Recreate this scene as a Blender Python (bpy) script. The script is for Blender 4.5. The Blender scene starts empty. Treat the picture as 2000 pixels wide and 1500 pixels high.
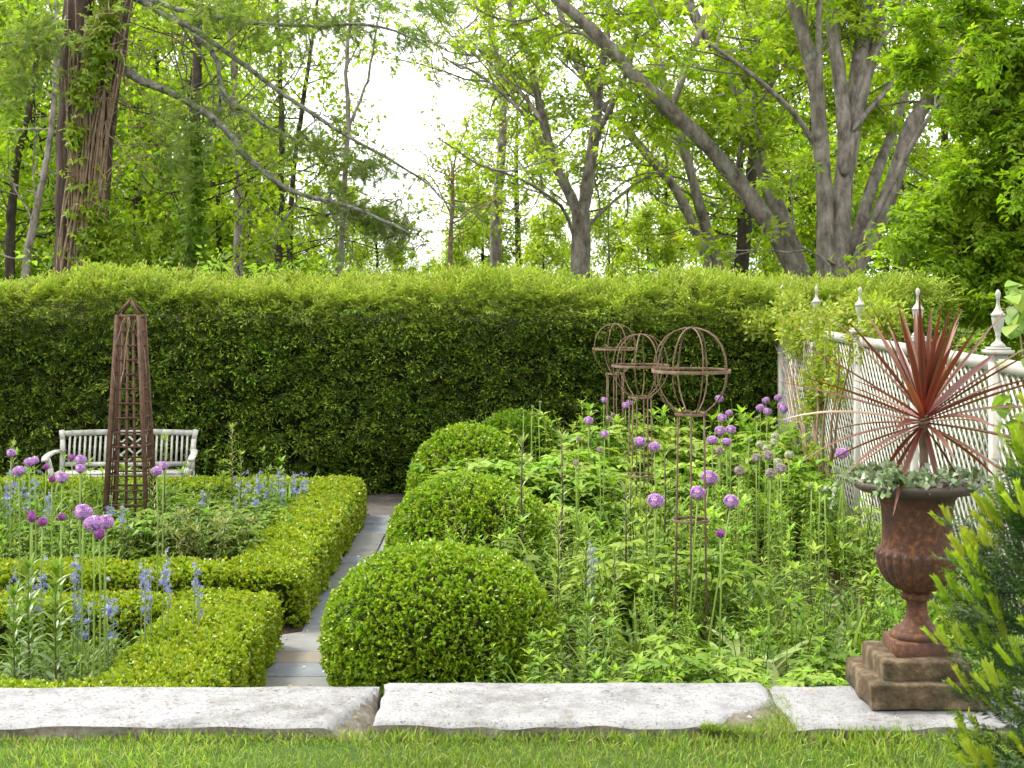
import bpy, math, random
import numpy as np
from mathutils import Vector, Matrix

random.seed(7)
RNG = np.random.default_rng(11)
SC = bpy.context.scene
COL = SC.collection

# ------------------------------------------------------------------ camera, sky, sun, exposure
EYE = 2.65                       # eye height above the sunken garden (lawn terrace is at 0.86)
FPX = 3000.0                     # focal length in photo pixels (2000 px wide)
VX, VY = 985.0, 545.0            # vanishing point of the garden's long axis in the photo
cd = bpy.data.cameras.new('camera')
cam = bpy.data.objects.new('camera', cd); COL.objects.link(cam)
cam.location = (0, 0, EYE); cam.rotation_euler = (math.radians(90), 0, 0)
cd.sensor_width = 36.0; cd.lens = 36.0 * FPX / 2000.0
cd.shift_x = (1000 - VX) / 2000.0; cd.shift_y = (VY - 750) / 2000.0
cd.clip_start = 0.1; cd.clip_end = 3000
cd.dof.use_dof = True; cd.dof.focus_distance = 11.0; cd.dof.aperture_fstop = 8.0
SC.camera = cam

SUN_EL, SUN_AZ = math.radians(56), math.radians(-62)      # azimuth from +Y towards +X
world = bpy.data.worlds.new('World'); SC.world = world; world.use_nodes = True
wn, wl = world.node_tree.nodes, world.node_tree.links
for n in list(wn): wn.remove(n)
wo = wn.new('ShaderNodeOutputWorld'); wb = wn.new('ShaderNodeBackground')
sky = wn.new('ShaderNodeTexSky'); sky.sky_type = 'NISHITA'; sky.sun_disc = False
sky.sun_elevation = SUN_EL; sky.sun_rotation = SUN_AZ
sky.dust_density = 4.0; sky.air_density = 1.0; sky.ozone_density = 1.0
mixw = wn.new('ShaderNodeMix'); mixw.data_type = 'RGBA'
mixw.inputs[0].default_value = 0.86                       # thin even cloud cover over the sky
mixw.inputs[7].default_value = (9.0, 9.0, 8.9, 1)
wl.new(sky.outputs[0], mixw.inputs[6]); wl.new(mixw.outputs[2], wb.inputs[0])
wb.inputs[1].default_value = 0.10
wl.new(wb.outputs[0], wo.inputs[0])

sd = bpy.data.lights.new('sun', 'SUN'); sd.energy = 2.0; sd.angle = math.radians(14); sd.color = (1.0, 0.96, 0.89)
sun = bpy.data.objects.new('sun', sd); COL.objects.link(sun)
_sv = Vector((math.sin(SUN_AZ) * math.cos(SUN_EL), math.cos(SUN_AZ) * math.cos(SUN_EL), math.sin(SUN_EL)))
sun.rotation_euler = _sv.to_track_quat('Z', 'Y').to_euler(); sun.location = (-6, 10, 20)

SC.view_settings.view_transform = 'Standard'; SC.view_settings.look = 'None'
SC.view_settings.exposure = 1.72; SC.view_settings.gamma = 1.0; SC.view_settings.use_curve_mapping = False
SC.render.engine = 'CYCLES'
SC.cycles.max_bounces = 4; SC.cycles.diffuse_bounces = 3; SC.cycles.transmission_bounces = 3; SC.cycles.use_adaptive_sampling = True; SC.cycles.adaptive_threshold = 0.03
SC.cycles.glossy_bounces = 2; SC.cycles.caustics_reflective = False; SC.cycles.caustics_refractive = False
SC.cycles.use_denoising = True

# ------------------------------------------------------------------ helpers
def at(px, py, d):
    """World point that photo pixel (px,py) shows at depth d."""
    return np.array([(px - VX) * d / FPX, d, EYE - (py - VY) * d / FPX])

def nz(v):
    v = np.asarray(v, float); return v / (np.linalg.norm(v, axis=-1, keepdims=True) + 1e-9)

class Noise:
    """Smooth cheap noise: a sum of sines in random directions; values about -1..1."""
    def __init__(s, seed, n=10):
        r = np.random.default_rng(seed)
        s.k = nz(r.normal(size=(n, 3))) * r.uniform(0.6, 1.6, (n, 1)); s.ph = r.uniform(0, 6.28, n)
    def __call__(s, p, f):
        return np.sin(np.asarray(p) @ (s.k.T * f) + s.ph).sum(-1) / (len(s.ph) ** 0.5) * 0.75
NZ = [Noise(i + 50) for i in range(6)]

class Geo:
    """Collects triangles with a colour per vertex."""
    def __init__(s): s.V, s.F, s.C, s.n = [], [], [], 0
    def add(s, v, f, c=(1, 1, 1)):
        v = np.asarray(v, float); f = np.asarray(f, int)
        c = np.broadcast_to(np.asarray(c, float), (len(v), 3))
        s.V.append(v); s.F.append(f + s.n); s.C.append(c); s.n += len(v)
    def quads(s, v, q, c=(1, 1, 1)):
        q = np.asarray(q, int); s.add(v, np.concatenate([q[:, [0, 1, 2]], q[:, [0, 2, 3]]]), c)
    def box(s, lo, hi, c=(1, 1, 1), M=None):
        x0, y0, z0 = lo; x1, y1, z1 = hi
        v = np.array([[x0, y0, z0], [x1, y0, z0], [x1, y1, z0], [x0, y1, z0], [x0, y0, z1], [x1, y0, z1], [x1, y1, z1], [x0, y1, z1]], float)
        if M is not None: v = v @ M[0].T + M[1]
        s.quads(v, [[3, 2, 1, 0], [4, 5, 6, 7], [0, 1, 5, 4], [1, 2, 6, 5], [2, 3, 7, 6], [3, 0, 4, 7]], c)
    def bar(s, a, b, w, t, up=(0, 0, 1), c=(1, 1, 1)):
        """Square bar from a to b: w across (perpendicular to up), t along up."""
        a = np.asarray(a, float); b = np.asarray(b, float); y = nz(b - a); x = nz(np.cross(y, up)); z = np.cross(x, y)
        L = np.linalg.norm(b - a); s.box((-w / 2, 0, -t / 2), (w / 2, L, t / 2), c, (np.stack([x, y, z], 1), a))
    def tube(s, P, R, k=6, c=(1, 1, 1), cap=True):
        P = np.asarray(P, float); n = len(P); R = np.broadcast_to(np.asarray(R, float), (n,))
        T = nz(np.gradient(P, axis=0)); up = np.array([0.13, 0.31, 0.94]) if abs(T[0][2]) < 0.9 else np.array([0.9, 0.3, 0.1])
        a = np.linspace(0, 2 * np.pi, k, endpoint=False); V = []
        x = nz(np.cross(T[0], up))
        for i in range(n):
            x = nz(x - T[i] * np.dot(x, T[i])); y = np.cross(T[i], x)
            V.append(P[i] + R[i] * (np.cos(a)[:, None] * x + np.sin(a)[:, None] * y))
        V = np.concatenate(V); q = []
        for i in range(n - 1):
            for j in range(k):
                j2 = (j + 1) % k; q.append([i * k + j, i * k + j2, (i + 1) * k + j2, (i + 1) * k + j])
        s.quads(V, q, c)
        if cap:
            f = [[(n - 1) * k, (n - 1) * k + j, (n - 1) * k + j + 1] for j in range(1, k - 1)]
            f += [[0, j + 1, j] for j in range(1, k - 1)]
            s.F.append(np.array(f) + s.n - len(V))
    def lathe(s, prof, k=24, c=(1, 1, 1), mod=None):
        prof = np.asarray(prof, float); a = np.linspace(0, 2 * np.pi, k, endpoint=False); V = []
        for i, (r, z) in enumerate(prof):
            rr = r * (np.ones(k) if mod is None else mod(a, i, z)); V.append(np.stack([rr * np.cos(a), rr * np.sin(a), np.full(k, z)], 1))
        q = [[i * k + j, i * k + (j + 1) % k, (i + 1) * k + (j + 1) % k, (i + 1) * k + j] for i in range(len(prof) - 1) for j in range(k)]
        s.quads(np.concatenate(V), q, c)
    def scatter(s, T, pos, M, cA, cB=None):
        """T = (verts, tris, tip weights); pos (N,3); M (N,3,3) incl. scale; colours (N,3)."""
        v, f, t = T; N = len(pos)
        if N == 0: return
        V = np.einsum('nij,kj->nki', M, v) + np.asarray(pos)[:, None, :]
        cA = np.broadcast_to(np.asarray(cA, float), (N, 3)); cB = cA if cB is None else np.broadcast_to(np.asarray(cB, float), (N, 3))
        C = cA[:, None, :] * (1 - t)[None, :, None] + cB[:, None, :] * t[None, :, None]
        F = f[None] + (np.arange(N) * len(v))[:, None, None]
        s.V.append(V.reshape(-1, 3)); s.C.append(C.reshape(-1, 3)); s.F.append(F.reshape(-1, 3) + s.n); s.n += N * len(v)
    def T(s, tip=None):
        v = np.concatenate(s.V); return v, np.concatenate(s.F), (np.concatenate(s.C)[:, 0] if tip is None else tip)
    def mesh(s, name, mat, smooth=False, off=None):
        v = np.concatenate(s.V).astype(np.float32); f = np.concatenate(s.F).astype(np.int32); c = np.concatenate(s.C)
        if off is not None: v = v - np.asarray(off, np.float32)
        me = bpy.data.meshes.new(name)
        me.vertices.add(len(v)); me.vertices.foreach_set('co', v.ravel())
        me.loops.add(f.size); me.loops.foreach_set('vertex_index', f.ravel())
        me.polygons.add(len(f)); me.polygons.foreach_set('loop_start', np.arange(0, f.size, 3, dtype=np.int32))
        me.polygons.foreach_set('loop_total', np.full(len(f), 3, np.int32))
        if smooth: me.polygons.foreach_set('use_smooth', np.ones(len(f), bool))
        at_ = me.attributes.new('tint', 'FLOAT_COLOR', 'POINT')
        at_.data.foreach_set('color', np.concatenate([c, np.ones((len(c), 1))], 1).astype(np.float32).ravel())
        me.update(calc_edges=True); me.validate()
        me.materials.append(mat); return me

def link(name, data, parent=None, loc=None, kind=None, label=None, cat=None, group=None):
    o = bpy.data.objects.new(name, data); COL.objects.link(o)
    if parent is not None: o.parent = parent
    if loc is not None: o.location = [float(x) for x in loc]
    if kind: o['kind'] = kind
    if label: o['label'] = label
    if cat: o['category'] = cat
    if group: o['group'] = group
    return o
def thing(name, label, cat, loc, group=None): return link(name, None, None, loc, None, label, cat, group)
def part(name, geo, mat, parent, smooth=False, off=None, kind=None, label=None):
    return link(name, geo.mesh(name, mat, smooth, off), parent, None, kind, label)
def whole(name, geo, mat, label, cat, loc=(0, 0, 0), smooth=False, off=None, group=None):
    return link(name, geo.mesh(name, mat, smooth, off), None, loc, None, label, cat, group)
def copy_tree(o, parent=None):
    c = o.copy(); COL.objects.link(c)
    if parent is not None: c.parent = parent
    for ch in list(o.children): copy_tree(ch, c)
    return c

def frames(dirs, rng, roll=None):
    """Rotation matrices whose Y axis follows dirs and whose Z axis is as upward as it can be, rolled at random."""
    y = nz(dirs); N = len(y); up = np.tile([0.0, 0.0, 1.0], (N, 1)) + rng.normal(size=(N, 3)) * 0.02
    x = nz(np.cross(y, up)); z = np.cross(x, y)
    a = rng.uniform(-np.pi, np.pi, N) if roll is None else rng.normal(size=N) * roll
    ca, sa = np.cos(a)[:, None], np.sin(a)[:, None]
    x2 = x * ca + z * sa; z2 = z * ca - x * sa
    return np.stack([x2, y, z2], 2)
def sc(M, s): return M * np.asarray(s)[:, None, None]
def pick(rng, pal, N, jit=0.12):
    pal = np.asarray(pal, float); c = pal[rng.integers(0, len(pal), N)]
    return np.clip(c * (1 + rng.normal(size=(N, 1)) * jit) * (1 + rng.normal(size=(N, 3)) * jit * 0.35), 0.002, 0.9)

# ------------------------------------------------------------------ materials
def new_mat(name):
    m = bpy.data.materials.new(name); m.use_nodes = True; nt = m.node_tree
    return m, nt.nodes, nt.links, nt.nodes['Principled BSDF'], nt.nodes['Material Output']
def leaf_mat(name, rough=0.5, trans=0.38, spec=0.28, tr_gain=(1.25, 1.3, 0.8)):
    m, n, l, b, o = new_mat(name)
    a = n.new('ShaderNodeAttribute'); a.attribute_name = 'tint'
    l.new(a.outputs[0], b.inputs['Base Color']); b.inputs['Roughness'].default_value = rough; b.inputs['Specular IOR Level'].default_value = spec
    t = n.new('ShaderNodeBsdfTranslucent'); g = n.new('ShaderNodeMix'); g.data_type = 'RGBA'; g.blend_type = 'MULTIPLY'
    g.inputs[0].default_value = 1; g.inputs[7].default_value = (*tr_gain, 1); l.new(a.outputs[0], g.inputs[6]); l.new(g.outputs[2], t.inputs[0])
    mx = n.new('ShaderNodeMixShader'); mx.inputs[0].default_value = trans
    l.new(b.outputs[0], mx.inputs[1]); l.new(t.outputs[0], mx.inputs[2]); l.new(mx.outputs[0], o.inputs[0]); return m
def ramp(n, stops):
    r = n.new('ShaderNodeValToRGB'); e = r.color_ramp.elements
    while len(e) < len(stops): e.new(0.5)
    for x, (p, c) in zip(e, stops): x.position = p; x.color = (*c, 1)
    return r
def noise_mat(name, stops, scale=5.0, detail=6, rough=0.8, bump=0.3, bscale=40.0, bdist=0.01, stretch=(1, 1, 1), spec=0.3, second=None, coords='Object', distort=0.0):
    """Colour ramp over noise, plus fine noise bump; second = (scale, stops, threshold lo, hi) patches over it."""
    m, n, l, b, o = new_mat(name)
    tc = n.new('ShaderNodeTexCoord'); mp = n.new('ShaderNodeMapping'); mp.inputs['Scale'].default_value = stretch
    l.new(tc.outputs[coords], mp.inputs[0])
    x = n.new('ShaderNodeTexNoise'); x.inputs['Scale'].default_value = scale; x.inputs['Detail'].default_value = detail; x.inputs['Roughness'].default_value = 0.65
    x.inputs['Distortion'].default_value = distort
    l.new(mp.outputs[0], x.inputs[0]); r = ramp(n, stops); l.new(x.outputs[0], r.inputs[0]); colour = r.outputs[0]
    if second:
        s2, stops2, lo, hi = second
        y = n.new('ShaderNodeTexNoise'); y.inputs['Scale'].default_value = s2; y.inputs['Detail'].default_value = 8; y.inputs['Roughness'].default_value = 0.7
        l.new(tc.outputs[coords], y.inputs[0]); mr = n.new('ShaderNodeMapRange'); mr.inputs[1].default_value = lo; mr.inputs[2].default_value = hi; l.new(y.outputs[0], mr.inputs[0])
        z = n.new('ShaderNodeTexNoise'); z.inputs['Scale'].default_value = s2 * 6; l.new(tc.outputs[coords], z.inputs[0]); r2 = ramp(n, stops2); l.new(z.outputs[0], r2.inputs[0])
        mx = n.new('ShaderNodeMix'); mx.data_type = 'RGBA'; l.new(mr.outputs[0], mx.inputs[0]); l.new(colour, mx.inputs[6]); l.new(r2.outputs[0], mx.inputs[7]); colour = mx.outputs[2]
    l.new(colour, b.inputs['Base Color']); b.inputs['Roughness'].default_value = rough; b.inputs['Specular IOR Level'].default_value = spec
    w = n.new('ShaderNodeTexNoise'); w.inputs['Scale'].default_value = bscale; w.inputs['Detail'].default_value = 8; w.inputs['Roughness'].default_value = 0.7
    l.new(mp.outputs[0], w.inputs[0]); bp = n.new('ShaderNodeBump'); bp.inputs['Strength'].default_value = bump; bp.inputs['Distance'].default_value = bdist
    l.new(w.outputs[0], bp.inputs['Height']); l.new(bp.outputs[0], b.inputs['Normal']); return m

M_LEAF = leaf_mat('leaf')
M_TREE = leaf_mat('tree_leaf', 0.55, 0.6, 0.2, (1.25, 1.35, 0.6))
M_GLOSS = leaf_mat('box_leaf', 0.36, 0.3, 0.36)
M_YEW = leaf_mat('yew_needle', 0.45, 0.3, 0.3)
M_GRASS = leaf_mat('grass_blade', 0.45, 0.4, 0.25)
M_PETAL = leaf_mat('petal', 0.6, 0.4, 0.2, (1.1, 1.1, 1.1))
M_SILVER = leaf_mat('silver_leaf', 0.7, 0.2, 0.2, (1.1, 1.1, 1.0))
M_CORDY = leaf_mat('bronze_leaf', 0.38, 0.22, 0.5, (1.3, 0.8, 0.5))
M_STEM = leaf_mat('stem', 0.6, 0.0, 0.3)
M_CORE = noise_mat('inner_twigs', [(0.3, (0.012, 0.016, 0.006)), (0.7, (0.03, 0.035, 0.012))], 20, rough=0.95, spec=0.05)
M_SOIL = noise_mat('soil', [(0.3, (0.018, 0.012, 0.008)), (0.7, (0.06, 0.042, 0.028))], 14, rough=0.95, bump=0.8, bscale=50, bdist=0.03, spec=0.1)
M_FLOOR = noise_mat('woodland_floor', [(0.3, (0.02, 0.03, 0.008)), (0.6, (0.05, 0.08, 0.015)), (0.8, (0.06, 0.045, 0.025))], 0.6, rough=0.95, spec=0.1)
M_TURF = noise_mat('turf', [(0.3, (0.03, 0.06, 0.01)), (0.7, (0.07, 0.12, 0.02))], 30, rough=0.95, bump=0.6, spec=0.1)
def granite():
    m, n, l, b, o = new_mat('pale_granite'); tc = n.new('ShaderNodeTexCoord')
    def nz_(sc_, det, ro): x = n.new('ShaderNodeTexNoise'); x.inputs['Scale'].default_value = sc_; x.inputs['Detail'].default_value = det; x.inputs['Roughness'].default_value = ro; l.new(tc.outputs['Object'], x.inputs[0]); return x
    base = ramp(n, [(0.32, (0.165, 0.165, 0.167)), (0.5, (0.24, 0.24, 0.239)), (0.68, (0.268, 0.266, 0.263))]); l.new(nz_(9, 8, 0.75).outputs[0], base.inputs[0])
    spk = ramp(n, [(0.34, (0.38, 0.38, 0.39)), (0.44, (0.95, 0.95, 0.95)), (0.62, (1.0, 1.0, 1.0))]); l.new(nz_(85, 3, 0.6).outputs[0], spk.inputs[0])
    st = ramp(n, [(0.36, (0.62, 0.60, 0.55)), (0.52, (1, 1, 1))]); l.new(nz_(3.1, 9, 0.7).outputs[0], st.inputs[0])
    c = base.outputs[0]
    for q in (spk, st): mx = n.new('ShaderNodeMix'); mx.data_type = 'RGBA'; mx.blend_type = 'MULTIPLY'; mx.inputs[0].default_value = 1; l.new(c, mx.inputs[6]); l.new(q.outputs[0], mx.inputs[7]); c = mx.outputs[2]
    l.new(c, b.inputs['Base Color']); b.inputs['Roughness'].default_value = 0.85; b.inputs['Specular IOR Level'].default_value = 0.2
    bp = n.new('ShaderNodeBump'); bp.inputs['Strength'].default_value = 0.6; bp.inputs['Distance'].default_value = 0.008; l.new(nz_(38, 8, 0.75).outputs[0], bp.inputs['Height']); l.new(bp.outputs[0], b.inputs['Normal']); return m
M_GRAN = granite()
M_GRANROUGH = noise_mat('broken_granite', [(0.3, (0.10, 0.085, 0.06)), (0.55, (0.26, 0.23, 0.18)), (0.75, (0.42, 0.39, 0.34))], 14, 10, 0.9, 1.0, 30, 0.05)
M_BROWNST = noise_mat('brown_stone', [(0.3, (0.04, 0.028, 0.014)), (0.5, (0.125, 0.085, 0.045)), (0.7, (0.26, 0.2, 0.125))], 11, 10, 0.9, 0.9, 45, 0.03, second=(4.0, [(0.3, (0.02, 0.018, 0.010)), (0.7, (0.07, 0.058, 0.028))], 0.46, 0.62))
M_RUST = noise_mat('rusted_iron', [(0.3, (0.035, 0.016, 0.010)), (0.5, (0.075, 0.03, 0.014)), (0.62, (0.15, 0.058, 0.018)), (0.78, (0.25, 0.12, 0.038))], 42, 12, 0.78, 0.5, 90, 0.006, second=(5.5, [(0.3, (0.03, 0.016, 0.012)), (0.7, (0.075, 0.032, 0.02))], 0.45, 0.62), spec=0.35)
M_RUSTRIM = noise_mat('dark_iron', [(0.3, (0.035, 0.026, 0.022)), (0.6, (0.075, 0.05, 0.04)), (0.8, (0.13, 0.075, 0.045))], 12, 10, 0.6, 0.35, 60, 0.006, spec=0.45)
M_RUSTBAR = noise_mat('rust_brown_bar', [(0.3, (0.035, 0.019, 0.012)), (0.55, (0.085, 0.045, 0.026)), (0.75, (0.15, 0.08, 0.045))], 18, 8, 0.8, 0.3, 70, 0.004)
M_RUSTROD = noise_mat('weathered_iron_rod', [(0.3, (0.06, 0.038, 0.022)), (0.55, (0.13, 0.082, 0.048)), (0.75, (0.21, 0.145, 0.09))], 18, 8, 0.75, 0.3, 70, 0.004)
M_TEAK = noise_mat('silvered_teak', [(0.3, (0.24, 0.235, 0.205)), (0.55, (0.4, 0.395, 0.355)), (0.75, (0.48, 0.475, 0.44))], 9, 8, 0.85, 0.3, 60, 0.004, (1, 1, 1))
M_PAINT = noise_mat('weathered_white_paint', [(0.28, (0.24, 0.23, 0.18)), (0.45, (0.36, 0.35, 0.305)), (0.7, (0.43, 0.42, 0.38))], 7, 9, 0.7, 0.25, 50, 0.004)
M_SLATE = [noise_mat('bluestone_%s' % w, st, 6, 8, 0.75, 0.35, 25, 0.006, second=(3.0, [(0.3, (0.07, 0.06, 0.045)), (0.7, (0.12, 0.10, 0.08))], 0.58, 0.75)) for w, st in (
    ('blue', [(0.3, (0.10, 0.112, 0.122)), (0.7, (0.165, 0.18, 0.192))]), ('grey', [(0.3, (0.11, 0.113, 0.105)), (0.7, (0.175, 0.175, 0.165))]),
    ('tan', [(0.3, (0.12, 0.10, 0.07)), (0.7, (0.19, 0.17, 0.135))]), ('dark', [(0.3, (0.04, 0.034, 0.028)), (0.7, (0.09, 0.08, 0.068))]))]
M_JOINT = noise_mat('path_bed', [(0.3, (0.03, 0.026, 0.02)), (0.7, (0.08, 0.07, 0.055))], 20, rough=0.95)
M_BARKMAPLE = noise_mat('maple_bark', [(0.32, (0.07, 0.058, 0.046)), (0.5, (0.19, 0.165, 0.14)), (0.7, (0.33, 0.30, 0.26))], 7, 10, 0.95, 0.9, 14, 0.06, (1, 1, 0.45), 0.1, second=(3.0, [(0.3, (0.2, 0.22, 0.17)), (0.7, (0.34, 0.35, 0.28))], 0.56, 0.68))
M_BARKDARK = noise_mat('dark_bark', [(0.32, (0.022, 0.018, 0.014)), (0.55, (0.06, 0.05, 0.038)), (0.75, (0.11, 0.095, 0.075))], 7, 10, 0.95, 0.9, 14, 0.06, (1, 1, 0.45), 0.1)
M_BARKPINE = noise_mat('pine_bark', [(0.32, (0.028, 0.02, 0.017)), (0.5, (0.085, 0.06, 0.05)), (0.72, (0.17, 0.125, 0.105))], 7, 10, 0.95, 1.0, 11, 0.1, (1, 1, 0.18), 0.1)
M_LICHEN = noise_mat('lichen_bark', [(0.35, (0.045, 0.04, 0.03)), (0.5, (0.14, 0.14, 0.11)), (0.7, (0.27, 0.28, 0.22))], 9, 10, 0.95, 0.8, 30, 0.02, (1, 1, 1), 0.1)
M_VINE = noise_mat('dry_vine', [(0.3, (0.11, 0.075, 0.045)), (0.6, (0.24, 0.17, 0.11)), (0.8, (0.34, 0.26, 0.18))], 9, 6, 0.9, 0.5, 40, 0.01)

# ------------------------------------------------------------------ leaf templates (verts, tris, tip weight 0..1); +Y is the growing direction, +Z the upper side
def kite(L, w, fold=0.25, droop=0.1, mid=0.45):
    v = np.array([[0, 0, 0], [-w / 2, mid * L, fold * w], [0, L, -droop * L], [w / 2, mid * L, fold * w]]); return v, np.array([[0, 2, 1], [0, 3, 2]])
def lance(L, w, n=3, fold=0.2, curl=0.3, wid=None):
    """Pointed leaf of n cross-sections with a folded midrib, curving down along its length."""
    t = np.linspace(0, 1, n + 2); V = []; F = []
    for i, x in enumerate(t):
        hw = w / 2 * (math.sin(math.pi * (x ** 0.8)) if wid is None else wid(x)); a = curl * x
        c = np.array([0, L * (math.sin(a) / curl if curl else x), -L * (1 - math.cos(a)) / curl if curl else 0])
        if i in (0, n + 1): V.append(c)
        else: V += [c + [-hw, 0, fold * hw], c, c + [hw, 0, fold * hw]]
    V = np.array(V); last = len(V) - 1
    F += [[0, 2, 1], [0, 3, 2]]
    for i in range(n - 1):
        a = 1 + 3 * i; b = a + 3; F += [[a, a + 1, b + 1], [a, b + 1, b], [a + 1, a + 2, b + 2], [a + 1, b + 2, b + 1]]
    a = 1 + 3 * (n - 1); F += [[a, a + 1, last], [a + 1, a + 2, last]]
    return V, np.array(F)
def rotm(ax, ay, az):
    return np.array(Matrix.Rotation(az, 3, 'Z') @ Matrix.Rotation(ax, 3, 'X') @ Matrix.Rotation(ay, 3, 'Y'))
class Tmpl(Geo):
    def leaf(s, vf, pos, az, pitch, roll=0, size=1.0, tip=0.0):
        v, f = vf; s.add((v * size) @ rotm(pitch, roll, az).T + np.asarray(pos), f, (tip,) * 3)
R_ = random.Random(3)
def t_box_sprig(n=7):
    g = Tmpl(); lf = kite(0.02, 0.0125, 0.15, 0.05, 0.5)
    for i in range(n):
        y = 0.004 + 0.036 * i / n; tip = max(0, (i - n * 0.35) / (n * 0.65))
        g.leaf(lf, (0, y, 0), i * 2.4, R_.uniform(0.1, 0.9), R_.uniform(-0.6, 0.6), R_.uniform(0.8, 1.25), tip)
    return g.T()
def t_yew_spray(n=8, L=0.155):
    """Flat fan of twigs with needle rows as narrow strips; tips carry the new growth."""
    g = Tmpl()
    for i in range(n):
        t = i / (n - 1); y = L * 0.85 * t; side = -1 if i % 2 else 1
        ln = L * (0.5 - 0.28 * t) * R_.uniform(0.7, 1.3); az = -side * R_.uniform(0.6, 1.1) * (1 - 0.6 * t)
        g.leaf(kite(ln, 0.015, 0.3, 0.2, 0.55), (0, y, -0.15 * y * t), az, R_.uniform(-0.35, 0.35), R_.uniform(-0.5, 0.5), 1, 0.0)
        e = np.array([-math.sin(az) * ln * 0.78, y + math.cos(az) * ln * 0.78, -0.15 * y * t - ln * 0.12])
        for k in range(1): g.leaf(kite(0.048, 0.0125, 0.2, 0.25, 0.55), e, az + R_.uniform(-0.8, 0.8), R_.uniform(-0.3, 0.7), R_.uniform(-0.8, 0.8), R_.uniform(0.7, 1.3), 1.0)
    return g.T()
def maple_leaf(L=0.11, lobes=5):
    v = [[0, 0, 0]]; f = []
    for i in range(lobes):
        a = (i - (lobes - 1) / 2) * (2.3 / (lobes - 1)); ln = L * (1.0 - 0.22 * abs(i - (lobes - 1) / 2))
        b = len(v); w = 0.26 if lobes > 3 else 0.42
        v += [[math.sin(a - w) * ln * 0.55, math.cos(a - w) * ln * 0.55, 0.06 * L], [math.sin(a) * ln, math.cos(a) * ln, -0.12 * L], [math.sin(a + w) * ln * 0.55, math.cos(a + w) * ln * 0.55, 0.06 * L]]
        f += [[0, b + 1, b], [0, b + 2, b + 1]]
    return np.array(v), np.array(f)
def t_cluster(leaf, n, reach, pitch=(-0.9, 0.2), size=(0.7, 1.25)):
    g = Tmpl()
    for i in range(n):
        a = i * 2.4 + R_.uniform(-0.4, 0.4); r = reach * R_.uniform(0.15, 1)
        g.leaf(leaf, (r * math.sin(-a) * 0.8, r * math.cos(a) * 0.8 + reach * 0.3, R_.uniform(-0.35, 0.35) * reach), a, R_.uniform(*pitch), R_.uniform(-0.5, 0.5), R_.uniform(*size), R_.random())
    return g.T()
T_BOX = [t_box_sprig() for _ in range(4)]
T_YEW = [t_yew_spray() for _ in range(4)]
T_MAPLE = [t_cluster(maple_leaf(0.14, 5), 6, 0.26) for _ in range(3)]
T_MAPLES = [t_cluster(maple_leaf(0.12, 3), 6, 0.22) for _ in range(3)]
T_FAR = [t_cluster(kite(0.16, 0.11), 6, 0.34) for _ in range(3)]
T_SMALL = [t_cluster(kite(0.05, 0.03, 0.2, 0.15), 8, 0.09, (-0.6, 0.6)) for _ in range(3)]
T_IVY = [t_cluster(maple_leaf(0.10, 3), 4, 0.10, (-1.0, 0.0)) for _ in range(2)]
def t_pine_tuft():
    g = Tmpl()
    for i in range(16):
        a = i * 2.4; p = R_.uniform(-0.3, 0.9); g.leaf(kite(0.15, 0.008, 0, 0.15, 0.4), (0, 0.02 * (i % 4), 0), math.sin(a) * 1.1, p * math.cos(a), 0, R_.uniform(0.7, 1.2), R_.random())
    return g.T()
T_PINE = [t_pine_tuft() for _ in range(3)]

# ------------------------------------------------------------------ ground, lawn terrace, bed soil, path
g = Geo(); g.quads([[-500, -60, 0], [500, -60, 0], [500, 900, 0], [-500, 900, 0]], [[0, 1, 2, 3]])
link('ground', g.mesh('ground', M_FLOOR), kind='structure')
g = Geo(); prof = [(-30, 0.0), (6.62, 0.0), (6.62, 0.74), (6.02, 0.74), (6.02, 0.842), (-30, 0.842)]
v = np.array([[x, y, z] for x in (-30, 30) for y, z in prof]); n = len(prof)
g.quads(v, [[i, (i + 1) % n, n + (i + 1) % n, n + i] for i in range(n)])
link('lawn', g.mesh('lawn', M_TURF), kind='structure')
g = Geo()
for x0, x1, y0, y1 in ((-7.0, -1.5, 6.7, 17.1), (-0.95, 3.6, 6.7, 18.2)):
    xs, ys = np.linspace(x0, x1, 40), np.linspace(y0, y1, 60); P = np.array([[x, y, 0] for y in ys for x in xs])
    P[:, 2] = 0.03 + 0.02 * NZ[0](P, 5); g.quads(P, [[j * 40 + i, j * 40 + i + 1, (j + 1) * 40 + i + 1, (j + 1) * 40 + i] for j in range(59) for i in range(39)])
link('bed_soil', g.mesh('bed_soil', M_SOIL, True), kind='structure')

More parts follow.
